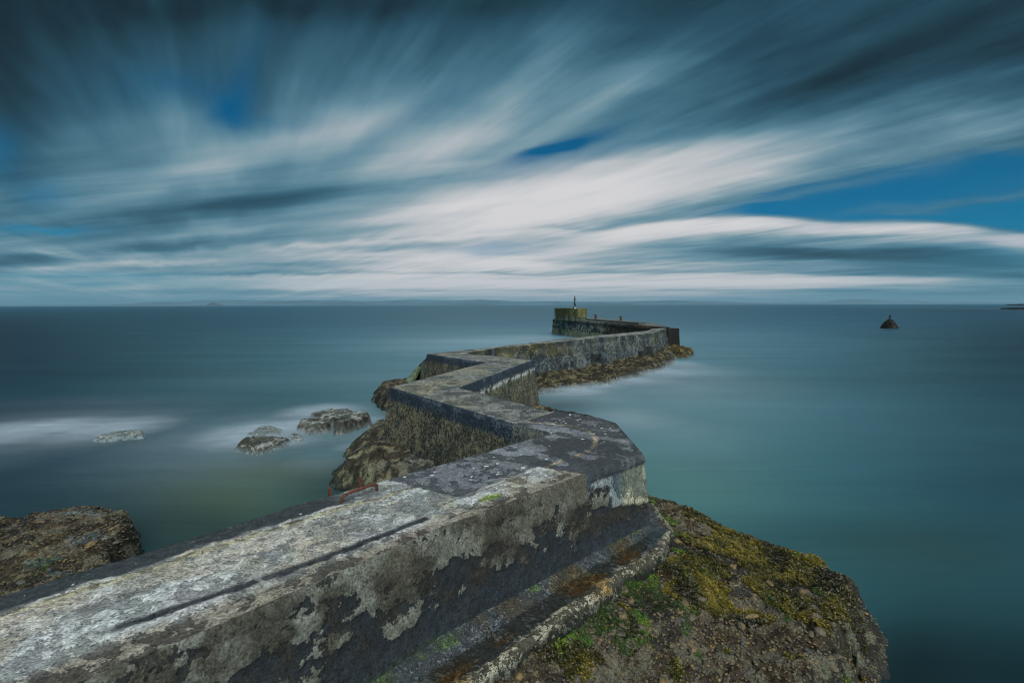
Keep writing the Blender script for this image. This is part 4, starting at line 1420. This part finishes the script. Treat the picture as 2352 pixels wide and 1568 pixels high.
lad = bpy.data.objects.new('ladder', None); C.objects.link(lad)
e0 = np.array(P(810, 1128, TOP)); e1 = np.array(P(884, 1104, TOP))
lad.location = (0, 0, 0)
tag(lad, 'rusty iron ladder on the near wall, only its two stile tops showing', 'ladder')
ddir = (L_a1 - L_a0) / np.linalg.norm(L_a1 - L_a0)
outw = np.array([-ddir[1], ddir[0]])
if outw @ (np.array(L_in) - R_c) < 0:
    outw = -outw
st = []
for px, py in ((763, 1136), (832, 1113)):
    b = np.array(P(px, py, TOP)) + outw * .055
    st.append(b)
    bm = bmesh.new()
    ang = math.atan2(ddir[1], ddir[0])
    add_box(bm, (b[0], b[1], TOP - .62), (.036, .015, 1.35), ang, .002)
    # pointed cap
    v = [bm.verts.new(q) for q in [(b[0] - ddir[0] * .018, b[1] - ddir[1] * .018, TOP + .055), (b[0] + ddir[0] * .018, b[1] + ddir[1] * .018, TOP + .055), (b[0] + ddir[0] * .004, b[1] + ddir[1] * .004, TOP + .075)]]
    v2 = [bm.verts.new((q.co.x + outw[0] * .013, q.co.y + outw[1] * .013, q.co.z)) for q in v]
    bm.faces.new(v); bm.faces.new(v2[::-1])
    for k in range(3):
        bm.faces.new((v[k], v[(k + 1) % 3], v2[(k + 1) % 3], v2[k]))
    bm_obj('stile', bm, M_rust, lad)
for k in range(4):
    bm = bmesh.new()
    z_ = TOP - .12 - .28 * k
    add_tube(bm, [(st[0][0], st[0][1], z_), (st[1][0], st[1][1], z_)], .011, 8)
    bm_obj('rung', bm, M_rust, lad)

# ------------------------------------------------------------------ rocks
def rock(name, label, outline, ztop, ds, mat, pal, seed=0, edge=.35, slope=1.6, rough=.06, ridge=None, cut=-.25, cob=0.0, tilt=(0, 0), wash=0.0, extra=None, keep=None, group=None, pad=.8, blocky=0.0, wob=None, facet=0.0, pools=0.0):
    wob = edge * .9 if wob is None else wob
    outline = np.array(outline, float)
    x0, y0 = outline.min(0) - pad
    x1, y1 = outline.max(0) + pad
    gx = np.arange(x0, x1, ds); gy = np.arange(y0, y1, ds)
    X, Y = np.meshgrid(gx, gy)
    wx = (fbm(X * .9 / edge, Y * .9 / edge, octaves=4, seed=seed + 1) - .5) * wob
    wy = (fbm(X * .9 / edge + 9, Y * .9 / edge, octaves=4, seed=seed + 2) - .5) * wob
    D = seg_dist(X + wx, Y + wy, outline)
    zt = ztop + (X - outline[:, 0].mean()) * tilt[0] + (Y - outline[:, 1].mean()) * tilt[1]
    zt = zt + (fbm(X * 1.1, Y * 1.1, octaves=3, seed=seed + 3) - .5) * rough * 2.4
    q = np.clip(D / edge, -9, 1)
    body = np.where(D > 0, 1 - (1 - np.clip(q, 0, 1)) ** 2.2 * .35, .65 + q * edge * slope / np.maximum(zt, .15) * 1.0)
    Z = zt * body
    lv = fbm(X * 3.1, Y * 3.1, octaves=5, seed=seed + 4, gain=.58) - .5
    rid = 1 - np.abs(2 * fbm(X * 2.0, Y * 2.0, octaves=4, seed=seed + 5) - 1)
    Z += lv * rough * 1.6 + (rid - .7) * rough * 1.1
    if blocky:
        f1, f2, ci = worley(X / blocky, Y / blocky * 1.3, seed + 6)
        Z += (ci - .5) * rough * 1.6 * sstep(D, -.1, .2) - .05 * sstep(f2 - f1, .10, .0)
    Z = Z - 1.5 * sstep(-D, ztop / slope * .65 + .12, ztop / slope * .65 + .45)
    if facet:                                   # broken ledges: stepped terraces and splits
        hh = fbm(X * 1.3, Y * 1.3, octaves=4, seed=seed + 21)
        stp_ = np.floor(hh * 9) + sstep(hh * 9 % 1.0, .0, .22)
        Z += (stp_ / 9 - .5) * facet
        f1, f2, ci = worley(X * 1.2 + wx, Y * 1.6 + wy, seed + 22)
        Z += (ci - .5) * facet * .35 - facet * .35 * sstep(f2 - f1, .07, .0)
    if cob > 0:
        f1, f2, ci = worley(X / cob, Y / cob, seed + 7)
        Z += (.5 - f1) * cob * .55 * sstep(ci, .2, .4)
        f1, f2, c2 = worley(X / (cob * .5), Y / (cob * .5), seed + 8)
        Z += (.5 - f1) * cob * .22
    if extra is not None:
        Z = extra(X, Y, Z)
    n1 = fbm(X * 1.5, Y * 1.5, Z * 1.5, 4, seed=seed + 10); n2 = fbm(X * 5, Y * 5, Z * 5, 4, seed=seed + 11)
    cA = cmix(pal[0], pal[1], sstep(n1, .38, .62)); cB = cmix(pal[2], pal[3], sstep(n2, .38, .62))
    gY, gX = np.gradient(Z, ds)
    stp = np.maximum(sstep(-D, .02, .25), sstep(np.hypot(gX, gY), .8, 1.5) * sstep(D, .25, .08))   # outer flank
    cA = cmix(cA, pal[4], stp * .7); cB = cmix(cB, pal[5], stp * .7)
    lowk = sstep(Z + (n2 - .5) * .16, .16 + .12 * max(0, wash - .6), .02)
    if pools:                                  # wet flats and thin pools between the ridges
        pk = pools * sstep(fbm(X * 1.1, Y * 2.6, octaves=4, seed=seed + 31), .54, .60) * sstep(D, .1, .3)
        cA = cmix(cA, lin(60, 76, 80), pk); cB = cmix(cB, lin(94, 110, 112), pk)
    if wash:
        wsh = lin(120, 142, 146)
        cA = cmix(cA, wsh, lowk * wash); cB = cmix(cB, wsh, lowk * wash)
    else:
        cA = cmix(cA, lin(26, 34, 34), lowk * .8); cB = cmix(cB, lin(40, 50, 48), lowk * .8)
    fl = .46 + (n2 - .5) * 1.3
    m = Z > cut
    idx = np.full(X.shape, -1)
    F_ = grid_faces(*X.shape)
    okf = m.ravel()[F_].any(1)
    if keep is not None:
        okf &= keep(X, Y).ravel()[F_].all(1)
    F_ = F_[okf]
    used = np.unique(F_)
    remap = np.full(X.size, -1); remap[used] = np.arange(len(used))
    V_ = np.stack([X, Y, Z], -1).reshape(-1, 3)[used]
    V_[:, 2] = np.maximum(V_[:, 2], cut - .15)
    # push the flanks about sideways so they do not read as a height field
    jx = (fbm(V_[:, 0] * 4, V_[:, 1] * 4, V_[:, 2] * 6, 3, seed=seed + 13) - .5) * rough * 1.2
    jy = (fbm(V_[:, 0] * 4 + 7, V_[:, 1] * 4, V_[:, 2] * 6, 3, seed=seed + 14) - .5) * rough * 1.2
    V_[:, 0] += jx; V_[:, 1] += jy
    me = mesh_np(name, V_, remap[F_], attrs={'colA': cA.reshape(-1, 3)[used], 'colB': cB.reshape(-1, 3)[used], 'fld': fl.ravel()[used], 'spots': np.zeros(len(used))})
    ob = link(name, me, mat)
    tag(ob, label, 'rock', group)
    H = dict(gx=gx, gy=gy, Z=Z, D=D, ob=ob)
    return H


def sample(H, x, y):
    gx, gy = H['gx'], H['gy']
    i = np.clip(((np.asarray(x) - gx[0]) / (gx[1] - gx[0])).astype(int), 0, len(gx) - 1)
    j = np.clip(((np.asarray(y) - gy[0]) / (gy[1] - gy[0])).astype(int), 0, len(gy) - 1)
    return H['Z'][j, i], H['D'][j, i]


pal_brown = (lin(46, 38, 24), lin(33, 32, 26), lin(98, 86, 54), lin(86, 85, 72), lin(34, 36, 28), lin(78, 84, 70))
pal_grey = (lin(48, 46, 38), lin(38, 36, 30), lin(94, 88, 68), lin(84, 82, 64), lin(34, 34, 28), lin(80, 80, 64))
pal_olive = (lin(44, 40, 26), lin(34, 32, 24), lin(96, 84, 48), lin(86, 84, 62), lin(36, 38, 30), lin(90, 94, 82))
pal_barn = (lin(38, 36, 28), lin(50, 46, 36), lin(84, 82, 64), lin(98, 96, 76), lin(48, 52, 38), lin(96, 102, 78))
pal_wash = (lin(62, 64, 54), lin(92, 98, 92), lin(96, 98, 84), lin(138, 146, 144), lin(30, 30, 24), lin(66, 62, 46))
pal_dark = (lin(8, 9, 9), lin(12, 12, 11), lin(22, 22, 20), lin(28, 25, 20), lin(8, 10, 10), lin(16, 19, 18))

# right foreground platform
zr = .62
out_R = [P(1380, 1090, zr), P(1490, 1140, zr), P(1560, 1166, zr), P(1660, 1212, zr), P(1740, 1236, zr), P(1880, 1285, zr), P(1955, 1318, zr), P(1985, 1360, zr), P(1975, 1420, zr),
         P(1945, 1480, zr), P(1880, 1568, zr)]
out_R += [(out_R[-1][0] - .35, out_R[-1][1] - 1.0), (1.2, 1.4), (-2.5, .8), (-3.4, 1.4)]
arcs = [[P(px, py, .30) for px, py in pp] for pp in ([(1936, 1496), (1944, 1500), (1956, 1510), (1964, 1520), (1968, 1530)], [(1900, 1544), (1910, 1549), (1924, 1560), (1934, 1572)])]


def carve(X, Y, Z):
    for a in arcs:
        dd_ = seg_dist(X, Y, a, closed=False)
        Z = Z - .45 * sstep(dd_, .042, .026)
    fd = seg_dist(X, Y, pts, closed=False)
    Z = Z + .25 * sstep(fd, 1.5, .50) * (Z > .2)
    # shallow tide pools
    for (px, py, r) in ((1330, 1520, .16), (1470, 1450, .22), (1270, 1530, .10)):
        cx, cy = P(px, py, .6)
        Z = Z - .05 * np.exp(-((X - cx) ** 2 + (Y - cy) ** 2) / r ** 2)
    return Z


H_R = rock('shore_rock', 'large flat cobbly rock covered in brown weed at the right foot of the near wall', out_R, zr, .018, M_rock, pal_brown, seed=200, edge=.20, slope=1.7, rough=.045, wob=.42, facet=.12,
           cob=.085, tilt=(-.02, .012), extra=carve)

# left foreground rock
zl1 = .50
out_L = [P(-300, 1215, zl1), P(0, 1188, zl1), P(120, 1174, zl1), P(240, 1162, zl1), P(300, 1166, zl1), P(298, 1200, zl1), P(262, 1250, zl1), P(228, 1300, zl1), P(150, 1370, zl1), P(0, 1440, zl1), P(-300, 1440, zl1)]
H_L = rock('shore_rock', 'brown pitted flat rock in the lower left corner beyond the near wall', out_L, zl1, .022, M_rock, pal_brown, seed=300, edge=.10, slope=2.6, rough=.05, wob=.16, facet=.16, cob=.09, pools=.75, tilt=(-.01, .0))

# foot of the second leg
zm = .66
out_M = [P(800, 1040, zm), P(812, 1006, zm), P(850, 970, zm), P(885, 962, zm), P(960, 985, zm), P(1040, 1040, zm), P(1030, 1075, zm), P(960, 1092, zm), P(880, 1085, zm), P(830, 1064, zm)]
H_M = rock('shore_rock', 'dark rounded barnacled rock at the left foot of the second wall leg', out_M, zm, .026, M_rock, pal_barn, seed=400, edge=.5, slope=1.1, rough=.09, tilt=(.10, .05), cob=.10, facet=.22, pools=.3)
zn = .55
out_N = [P(866, 893, zn), P(872, 876, zn), P(905, 866, zn), P(940, 864, zn), P(950, 882, zn), P(925, 898, zn), P(890, 908, zn)]
rock('shore_rock', 'brown rock lump beside the green buttress behind the wall corner', out_N, zn, .05, M_rockfar, pal_grey, seed=500, edge=.5, slope=1.8, rough=.12)

# washed rocks in the left bay
for px_list, z_, lab, sd, ws, bk, ti in (
    ([(684, 976), (692, 962), (718, 956), (748, 958), (760, 966), (752, 978), (715, 984)], .20, 'dark low washed rock left of the slanted slab', 600, .3, .35, (0, .0)),
    ([(712, 944), (730, 934), (760, 931), (800, 934), (812, 946), (846, 950), (848, 962), (800, 976), (775, 982), (768, 962), (740, 954)], .22, 'slanted slab rock with white wash over it in the left bay', 620, .3, .5, (.07, -.05)),
    ([(566, 996), (590, 982), (625, 977), (648, 984), (640, 994), (600, 1000)], .11, 'yellow topped half drowned rock at the back of the washed group', 640, .6, .4, (0, 0)),
    ([(544, 1024), (556, 1008), (590, 1002), (640, 1002), (668, 1008), (640, 1020), (590, 1032)], .15, 'half drowned rock at the front left of the washed group', 660, .6, .4, (0, 0)),
    ([(660, 1004), (672, 996), (692, 998), (694, 1008), (672, 1010)], .10, 'small half drowned rock at the right end of the washed group', 670, .6, .4, (0, 0)),
    ([(215, 1005), (255, 992), (300, 986), (326, 992), (328, 999), (285, 1002), (240, 1008)], .10, 'thin rock almost covered by white wash at far left', 680, 1.0, .5, (0, 0))):
    rock('shore_rock', lab, [P(a, b, z_) for a, b in px_list], z_, .03, M_rockfar2, pal_wash, seed=sd, edge=.07, slope=2.4, rough=.022, wob=.12, facet=.11, wash=ws, cob=.10, tilt=ti, group='half drowned rocks in the left bay')


# thin veils of spray that the long wash leaves hanging over the rocks' feet
M_veil = bpy.data.materials.new('sea_spray')
M_veil.use_nodes = True
t = NT(M_veil.node_tree)
t.n.clear()
df = t.new('ShaderNodeBsdfDiffuse'); df.inputs['Color'].default_value = (*lin(186, 206, 218), 1)
tb = t.new('ShaderNodeBsdfTransparent')
mxv = t.new('ShaderNodeMixShader')
pos = t.new('ShaderNodeTexCoord').outputs['Object']
px_, py_, pz_ = t.sep(pos)
vn = t.noise(t.comb(t.math('MULTIPLY', px_, 1.3), t.math('MULTIPLY', py_, 4.0), t.math('MULTIPLY', pz_, 6.0)), 1.0, 3, .55)
t.put(mxv.inputs[0], t.math('MULTIPLY', t.attr('veil'), t.ss(vn, .25, .75, .55, 1.3)))
t.l.new(tb.outputs[0], mxv.inputs[1]); t.l.new(df.outputs[0], mxv.inputs[2])
o = t.new('ShaderNodeOutputMaterial'); t.l.new(mxv.outputs[0], o.inputs['Surface'])


def veil(label, spots_, zs, amax):
    VV, FF, AA, off = [], [], [], 0
    c = []
    for px, py, a, b, w_ in spots_:
        x, y = P(px, py); x1 = P(px + a, py)[0]; y1 = P(px, py - b)[1]
        c.append((x, y, abs(x1 - x), abs(y1 - y), w_))
    x0 = min(q[0] - 1.8 * q[2] for q in c); x1 = max(q[0] + 1.8 * q[2] for q in c)
    y0 = min(q[1] - 1.8 * q[3] for q in c); y1 = max(q[1] + 1.8 * q[3] for q in c)
    nx_, ny_ = 60, 50
    for li, z in enumerate(zs):
        X, Y = np.meshgrid(np.linspace(x0, x1, nx_), np.linspace(y0, y1, ny_))
        k = np.zeros_like(X)
        for x, y, rx, ry, w_ in c:
            k = np.maximum(k, w_ * np.exp(-((X - x) / rx) ** 2 - ((Y - y) / ry) ** 2))
        k = k * (.6 + .8 * fbm(X * 1.1 + li, Y * 2.0, octaves=3, seed=77 + li))
        k = np.clip(k - .05, 0, 1) * amax * (1 - .6 * li / len(zs))
        Z = np.full_like(X, z) + .02 * fbm(X, Y, seed=5)
        F_ = grid_faces(ny_, nx_)
        F_ = F_[(k.ravel()[F_] > .004).any(1)]
        VV.append(np.stack([X, Y, Z], -1).reshape(-1, 3)); FF.append(F_ + off); AA.append(k.ravel()); off += X.size
    V_, F_, A_ = np.vstack(VV), np.vstack(FF), np.concatenate(AA)
    used = np.unique(F_); rm = np.full(len(V_), -1); rm[used] = np.arange(len(used))
    tag(link('sea_foam', mesh_np('sea_foam', V_[used], rm[F_], attrs={'veil': A_[used]}), M_veil), label, kind='stuff')


veil('white wash veiling the half drowned rocks in the left bay', [(600, 1000, 95, 24, 1), (560, 1016, 60, 18, .8), (690, 985, 60, 20, .8), (740, 950, 70, 14, .9), (790, 972, 70, 10, .6), (660, 1020, 60, 14, .5)], [.02, .05, .08, .11, .14], .34)
veil('white wash streaming over the thin rock at far left', [(250, 990, 90, 22, 1), (130, 985, 120, 18, .9), (40, 1000, 110, 20, .8), (310, 990, 40, 12, .6)], [.02, .05, .08, .10], .30)
veil('white swirl of wash by the rubble at the foot of the long outer leg', [(1310, 898, 70, 9, 1), (1420, 878, 60, 10, .6), (1490, 858, 60, 10, .7), (1550, 840, 50, 8, .5), (1360, 892, 60, 8, .8), (1260, 902, 40, 7, .8)], [.04, .10, .16, .22], .36)

# rocks behind the bend, under the long outer leg, at the corner stub
zp = .42
rock('shore_rock', 'yellowish rock fringe just behind the bend of the wall', [P(1228, 925, zp), P(1262, 931, zp), P(1300, 940, zp), P(1340, 944, zp), P(1376, 958, zp), P(1400, 985, zp), P(1300, 990, zp), P(1180, 940, zp)],
     zp, .06, M_rockfar, pal_olive, seed=700, edge=.5, slope=1.2, rough=.12, wash=.7)
ze = .45
rock('shore_rock', 'weedy rubble apron along the right side of the long outer leg',
     [P(1215, 880, ze), P(1250, 878, ze), P(1290, 872, ze), P(1350, 868, ze), P(1400, 860, ze), P(1450, 846, ze), P(1500, 836, ze), P(1530, 818, ze), P(1545, 800, ze), P(1520, 795, ze), P(1400, 808, ze), P(1240, 838, ze), P(1150, 845, ze)],
     ze, .08, M_rockfar, pal_olive, seed=720, edge=.9, slope=.8, rough=.15, wash=.6, tilt=(0, .02), cob=.16, facet=.30)
rock('shore_rock', 'ochre weed covered rock at the foot of the dark stub wall', [P(1525, 800, .62), P(1535, 790, .62), P(1562, 789, .62), P(1580, 797, .45), P(1586, 803, .45), P(1572, 809, .45), P(1540, 806, .45)],
     .5, .10, M_rockfar, (lin(60, 50, 20), lin(44, 40, 22), lin(112, 90, 40), lin(92, 84, 46), lin(44, 42, 28), lin(92, 92, 70)), seed=740, edge=.8, slope=1.2, rough=.16, wash=.3)

# mound with a beacon, out at right
bc = [P(2023, 755.5), P(2030, 751), P(2043, 749.5), P(2056, 751), P(2063, 755.5), P(2056, 758.5), P(2040, 759.5), P(2030, 758.5)]
cx, cy = P(2043, 754)


def mound(X, Y, Z):
    r = np.hypot((X - cx) / 1.12, (Y - cy) / 1.5)
    return np.where(r < 1.3, 1.50 * (1 - np.clip(r, 0, 1.2) ** 2.0) + (fbm(X * 1.6, Y * 1.6, octaves=4, seed=5) - .5) * .55, -.6)
rock('shore_rock', 'dark cone shaped rock carrying a small beacon out in the sea at right', bc, .3, .08, M_rockfar, pal_dark, seed=760, edge=.5, slope=1.0, rough=.06, extra=mound, pad=1.6)
bea = bpy.data.objects.new('beacon', None); C.objects.link(bea); bea.location = (cx, cy, 1.42)
tag(bea, 'tiny black beacon post with a cross shaped top on the offshore rock', 'beacon')
bm = bmesh.new(); add_tube(bm, [(0, 0, -.3), (0, 0, .3), (0, 0, .42)], [.14, .10, .08], 8); bm_obj('post', bm, M_black, bea)
bm = bmesh.new(); add_box(bm, (0, 0, .52), (.46, .14, .18), 0, .03); add_box(bm, (0, 0, .62), (.20, .13, .34), 0, .03); bm_obj('topmark', bm, M_black, bea)
# skerries at the right edge
for pl, z_, lab, sd in (([(2306, 709.6), (2330, 708.2), (2400, 707.8), (2480, 708.2), (2480, 711), (2330, 711)], .9, 'low black skerry at the right edge of the sea', 800),
                        ([(2320, 701.0), (2345, 700.0), (2420, 700.0), (2420, 702.0), (2340, 702.0)], 3.0, 'thin black reef on the horizon at the right edge', 820)):
    pg = [P(a, b) for a, b in pl]
    sz = np.ptp(np.array(pg), 0).max()
    rock('skerry', lab, pg, z_, sz / 120, M_rockfar, pal_dark, seed=sd, edge=sz / 22, slope=.25, rough=z_ * .35, pad=sz / 12)

# ------------------------------------------------------------------ cobbles bedded in the foreground rocks
def stone_mesh(seed, n=7, m=4):
    r = np.random.default_rng(seed)
    vs = [(0, 0, .5)]
    for i in range(1, m):
        th = math.pi * i / m
        for k in range(n):
            a = 2 * math.pi * (k + .3 * (i % 2)) / n
            s = 1 + r.uniform(-.20, .20)
            vs.append((.5 * math.sin(th) * math.cos(a) * s, .5 * math.sin(th) * math.sin(a) * s, .5 * math.cos(th) * s))
    vs.append((0, 0, -.5))
    fs = []
    for k in range(n):
        fs.append((0, 1 + k, 1 + (k + 1) % n))
        for i in range(m - 2):
            a = 1 + i * n + k; b = 1 + i * n + (k + 1) % n
            fs.append((a, a + n, b)); fs.append((b, a + n, b + n))
        L = 1 + (m - 2) * n
        fs.append((L + k, len(vs) - 1, L + (k + 1) % n))
    return np.array(vs), np.array(fs)


def stone_mat(name, use_attr):
    m = bpy.data.materials.new(name)
    m.use_nodes = True
    t = NT(m.node_tree)
    p = t.n['Principled BSDF']
    r = t.attr('rnd') if use_attr else t.new('ShaderNodeObjectInfo').outputs['Random']
    c = t.ramp(r, [(0, lin(48, 46, 40)), (.22, lin(88, 84, 70)), (.40, lin(116, 98, 60)), (.52, lin(74, 78, 78)), (.66, lin(96, 84, 64)), (.78, lin(60, 58, 54)), (.9, lin(124, 108, 70)), (1, lin(46, 50, 52))])
    pos = t.new('ShaderNodeTexCoord').outputs['Object']
    gp = t.new('ShaderNodeNewGeometry').outputs['Position']
    n = t.noise(gp, 60, 4, .65)
    g = t.ss(n, .3, .7, .55, 1.35)
    t.put(p.inputs['Base Color'], t.mix(1.0, c, t.comb(g, g, g), 'MULTIPLY'))
    p.inputs['Roughness'].default_value = .62
    t.put(p.inputs['Normal'], t.bump(n, .5, .006))
    return m


M_stone = stone_mat('cobble', False)
M_stone2 = stone_mat('gravel', True)
stone_meshes = []
for s in range(7):
    v, f = stone_mesh(s + 1)
    stone_meshes.append(mesh_np('stone', v, f, smooth=(s % 2 == 0)))
    stone_meshes[-1].materials.append(M_stone)
SV = [stone_mesh(s + 1) for s in range(7)]


def scatter_stones(H, n_big, n_small, region, big=(.05, .12), small=(.015, .045), seed=1, maskf=None):
    r = np.random.default_rng(seed)
    x0, x1, y0, y1 = region
    cnt = 0
    tries = 0
    while cnt < n_big and tries < n_big * 30:
        tries += 1
        x, y = r.uniform(x0, x1), r.uniform(y0, y1)
        z, D = sample(H, x, y)
        if z < .10 or D < -.05:
            continue
        if maskf is not None and r.random() > maskf(x, y):
            continue
        s = r.uniform(*big) * (1 if r.random() < .9 else 1.4)
        o = bpy.data.objects.new('stone', stone_meshes[r.integers(0, 7)])
        C.objects.link(o)
        o.parent = H['ob']
        o.location = (x, y, float(z) + s * .06)
        o.scale = (s * r.uniform(.9, 1.5), s * r.uniform(.7, 1.0), s * r.uniform(.35, .6))
        o.rotation_euler = (r.uniform(-.3, .3), r.uniform(-.3, .3), r.uniform(0, 6.28))
        cnt += 1
    xs = r.uniform(x0, x1, n_small * 3); ys = r.uniform(y0, y1, n_small * 3)
    z, D = sample(H, xs, ys)
    ok = (z > .05) & (D > -.2)
    if maskf is not None:
        ok &= r.random(len(xs)) < np.array([maskf(a, b) for a, b in zip(xs, ys)])
    xs, ys, z = xs[ok][:n_small], ys[ok][:n_small], z[ok][:n_small]
    n = len(xs)
    VV, FF, RR = [], [], []
    off = 0
    for i in range(n):
        v, f = SV[i % 7]
        s = small[0] + (small[1] - small[0]) * r.random() ** 2
        a = r.uniform(0, 6.28)
        c_, s_ = math.cos(a), math.sin(a)
        q = v * np.array([s * r.uniform(.9, 1.6), s, s * r.uniform(.4, .8)])
        q = np.column_stack([q[:, 0] * c_ - q[:, 1] * s_ + xs[i], q[:, 0] * s_ + q[:, 1] * c_ + ys[i], q[:, 2] + z[i] + s * .1])
        VV.append(q); FF.append(f + off); RR.append(np.full(len(q), r.random())); off += len(q)
    me = mesh_np('gravel', np.vstack(VV), np.vstack(FF), attrs={'rnd': np.concatenate(RR)})
    g = link('gravel', me, M_stone2, H['ob'])
    g['kind'] = 'stuff'


WEED = [(1531, 1179, .30, .9), (1600, 1200, .34, .9), (1650, 1228, .30, .9), (1696, 1248, .36, 1), (1740, 1262, .36, 1), (1800, 1285, .34, 1), (1621, 1278, .30, .9), (1591, 1338, .28, .9), (1640, 1330, .22, .8),
        (1560, 1350, .22, .7), (1756, 1314, .24, .9), (1861, 1323, .30, .95), (1905, 1335, .26, .9), (1850, 1300, .3, .9), (1786, 1375, .20, .9), (1740, 1355, .16, .8), (1530, 1400, .15, .5), (1700, 1290, .3, .9), (1560, 1390, .2, .75), (1640, 1400, .18, .7), (1830, 1400, .2, .75), (1900, 1390, .2, .8), (1470, 1350, .12, .6), (1720, 1430, .14, .6)]
WEED = [(*P(a, b, .62), r_, w_) for a, b, r_, w_ in WEED]
GREEN = [(1561, 1269, .07, 1), (1561, 1311, .08, 1), (1651, 1275, .08, .9), (1876, 1356, .10, .9), (1450, 1410, .20, .95), (1500, 1440, .20, .95), (1471, 1460, .18, .9), (1540, 1430, .14, .8), (1429, 1527, .12, .9),
         (1325, 1495, .14, 1), (1330, 1530, .12, .9), (1268, 1505, .08, 1), (1420, 1370, .12, .6), (1610, 1300, .08, .6), (1345, 1490, .14, .8), (1600, 1430, .12, .6), (1400, 1460, .16, .7), (1380, 1500, .14, .7), (1300, 1555, .14, .8), (1500, 1380, .16, .6), (1440, 1490, .16, .7), (1560, 1470, .12, .5)]
GREEN = [(*P(a, b, .62), r_, w_) for a, b, r_, w_ in GREEN]


def field(L, x, y):
    x = np.asarray(x, float); y = np.asarray(y, float)
    k = np.zeros_like(x)
    for cx_, cy_, r_, w_ in L:
        k = np.maximum(k, w_ * np.exp(-((x - cx_) ** 2 + (y - cy_) ** 2) / (1.15 * r_) ** 2))
    return k


scatter_stones(H_R, 300, 16000, (-1.0, 4.8, 2.6, 7.4), (.045, .12), (.012, .04), 3,
               lambda x, y: max(.05, 1 - 1.3 * float(field(WEED, x, y))))
scatter_stones(H_L, 90, 4000, (-9.5, -4.2, 4.2, 8.8), (.05, .12), (.015, .04), 4)


# ------------------------------------------------------------------ seaweed
def leaf_mat(name, stops, rough=.45, trans=False):
    m = bpy.data.materials.new(name)
    m.use_nodes = True
    t = NT(m.node_tree)
    p = t.n['Principled BSDF']
    t.put(p.inputs['Base Color'], t.ramp(t.attr('rnd'), stops))
    p.inputs['Roughness'].default_value = rough
    return m


def fronds(name, L, thr, count, size, H, mat, label, seed, blades=False, region=(0.0, 4.8, 3.0, 7.6), lift=.012):
    r = np.random.default_rng(seed)
    x = r.uniform(region[0], region[1], count * 6); y = r.uniform(region[2], region[3], count * 6)
    k = field(L, x, y) + (fbm(x * 3.4, y * 3.4, octaves=5, seed=seed) - .5) * 1.9
    z, D = sample(H, x, y)
    ok = (k > thr) & (z > .12) & (D > -.15)
    x, y, z, k = x[ok][:count], y[ok][:count], z[ok][:count], k[ok][:count]
    n = len(x)
    hump = sstep(fbm(x * 9, y * 9, octaves=3, seed=seed + 4), .35, .7)
    z = z + lift * .4 + hump * lift * 2.4 * r.random(n)
    a = r.uniform(0, 2 * np.pi, n)
    if blades:
        fa = fbm(x * 1.7, y * 1.7, octaves=2, seed=seed + 2) * 9.0
        a = fa + r.normal(0, .45, n)
    s = r.uniform(size[0], size[1], n)
    wdt = s * (0.07 if blades else .42)
    dx_, dy_ = np.cos(a), np.sin(a)
    el = r.uniform(.0, .9, n) if not blades else r.uniform(.0, .5, n)
    ux, uy, uz = dx_ * np.cos(el), dy_ * np.cos(el), np.sin(el)
    tw = r.uniform(-.7, .7, n)
    sx_, sy_, sz_ = -dy_ * np.cos(tw), dx_ * np.cos(tw), np.sin(tw)
    p0 = np.stack([x, y, z], 1)
    U_ = np.stack([ux, uy, uz], 1) * s[:, None]
    S_ = np.stack([sx_, sy_, sz_], 1) * wdt[:, None]
    dn_ = np.zeros((n, 3)); dn_[:, 2] = -s * .25
    q = np.stack([p0 - S_ * .3, p0 + S_ * .3, p0 + U_ * .55 + S_, p0 + U_ + dn_, p0 + U_ * .55 - S_], 1)
    v = q.reshape(-1, 3)
    b = np.arange(n) * 5
    f = np.concatenate([np.stack([b, b + 1, b + 2], 1), np.stack([b, b + 2, b + 4], 1), np.stack([b + 4, b + 2, b + 3], 1)])
    rv = np.clip(.15 + .42 * r.random(n) + 1.15 * (fbm(x * 3.1, y * 3.1, octaves=3, seed=seed + 6) - .42) + (hump - .5) * .25, 0, 1)
    me = mesh_np(name, v, f, smooth=False, attrs={'rnd': np.repeat(rv, 5)})
    ob = link(name, me, mat)
    tag(ob, label, kind='stuff')
    return ob


M_wrack = leaf_mat('bladder_wrack', [(0, lin(24, 26, 14)), (.3, lin(46, 46, 18)), (.55, lin(80, 76, 20)), (.8, lin(108, 98, 26)), (1, lin(132, 118, 42))], .42)
M_green = leaf_mat('green_weed', [(0, lin(26, 36, 14)), (.35, lin(46, 70, 22)), (.7, lin(70, 104, 30)), (1, lin(126, 154, 40))], .5)
fronds('bladder_wrack', WEED, .40, 100000, (.012, .032), H_R, M_wrack, 'brown and ochre bladder wrack spread over the right foreground rock', 31)
fronds('green_weed', GREEN, .50, 42000, (.02, .055), H_R, M_green, 'bright green hair weed in patches on the right foreground rock', 47, blades=True)
GL = [(*P(a, b, .5), r_, w_) for a, b, r_, w_ in [(40, 1318, .4, .8), (70, 1312, .35, .8), (110, 1300, .2, .6)]]
fronds('green_weed', GL, .55, 4000, (.03, .08), H_L, M_green, 'thin green weed on the lower left rock', 49, blades=True, region=(-9.5, -4.2, 4.2, 8.8))
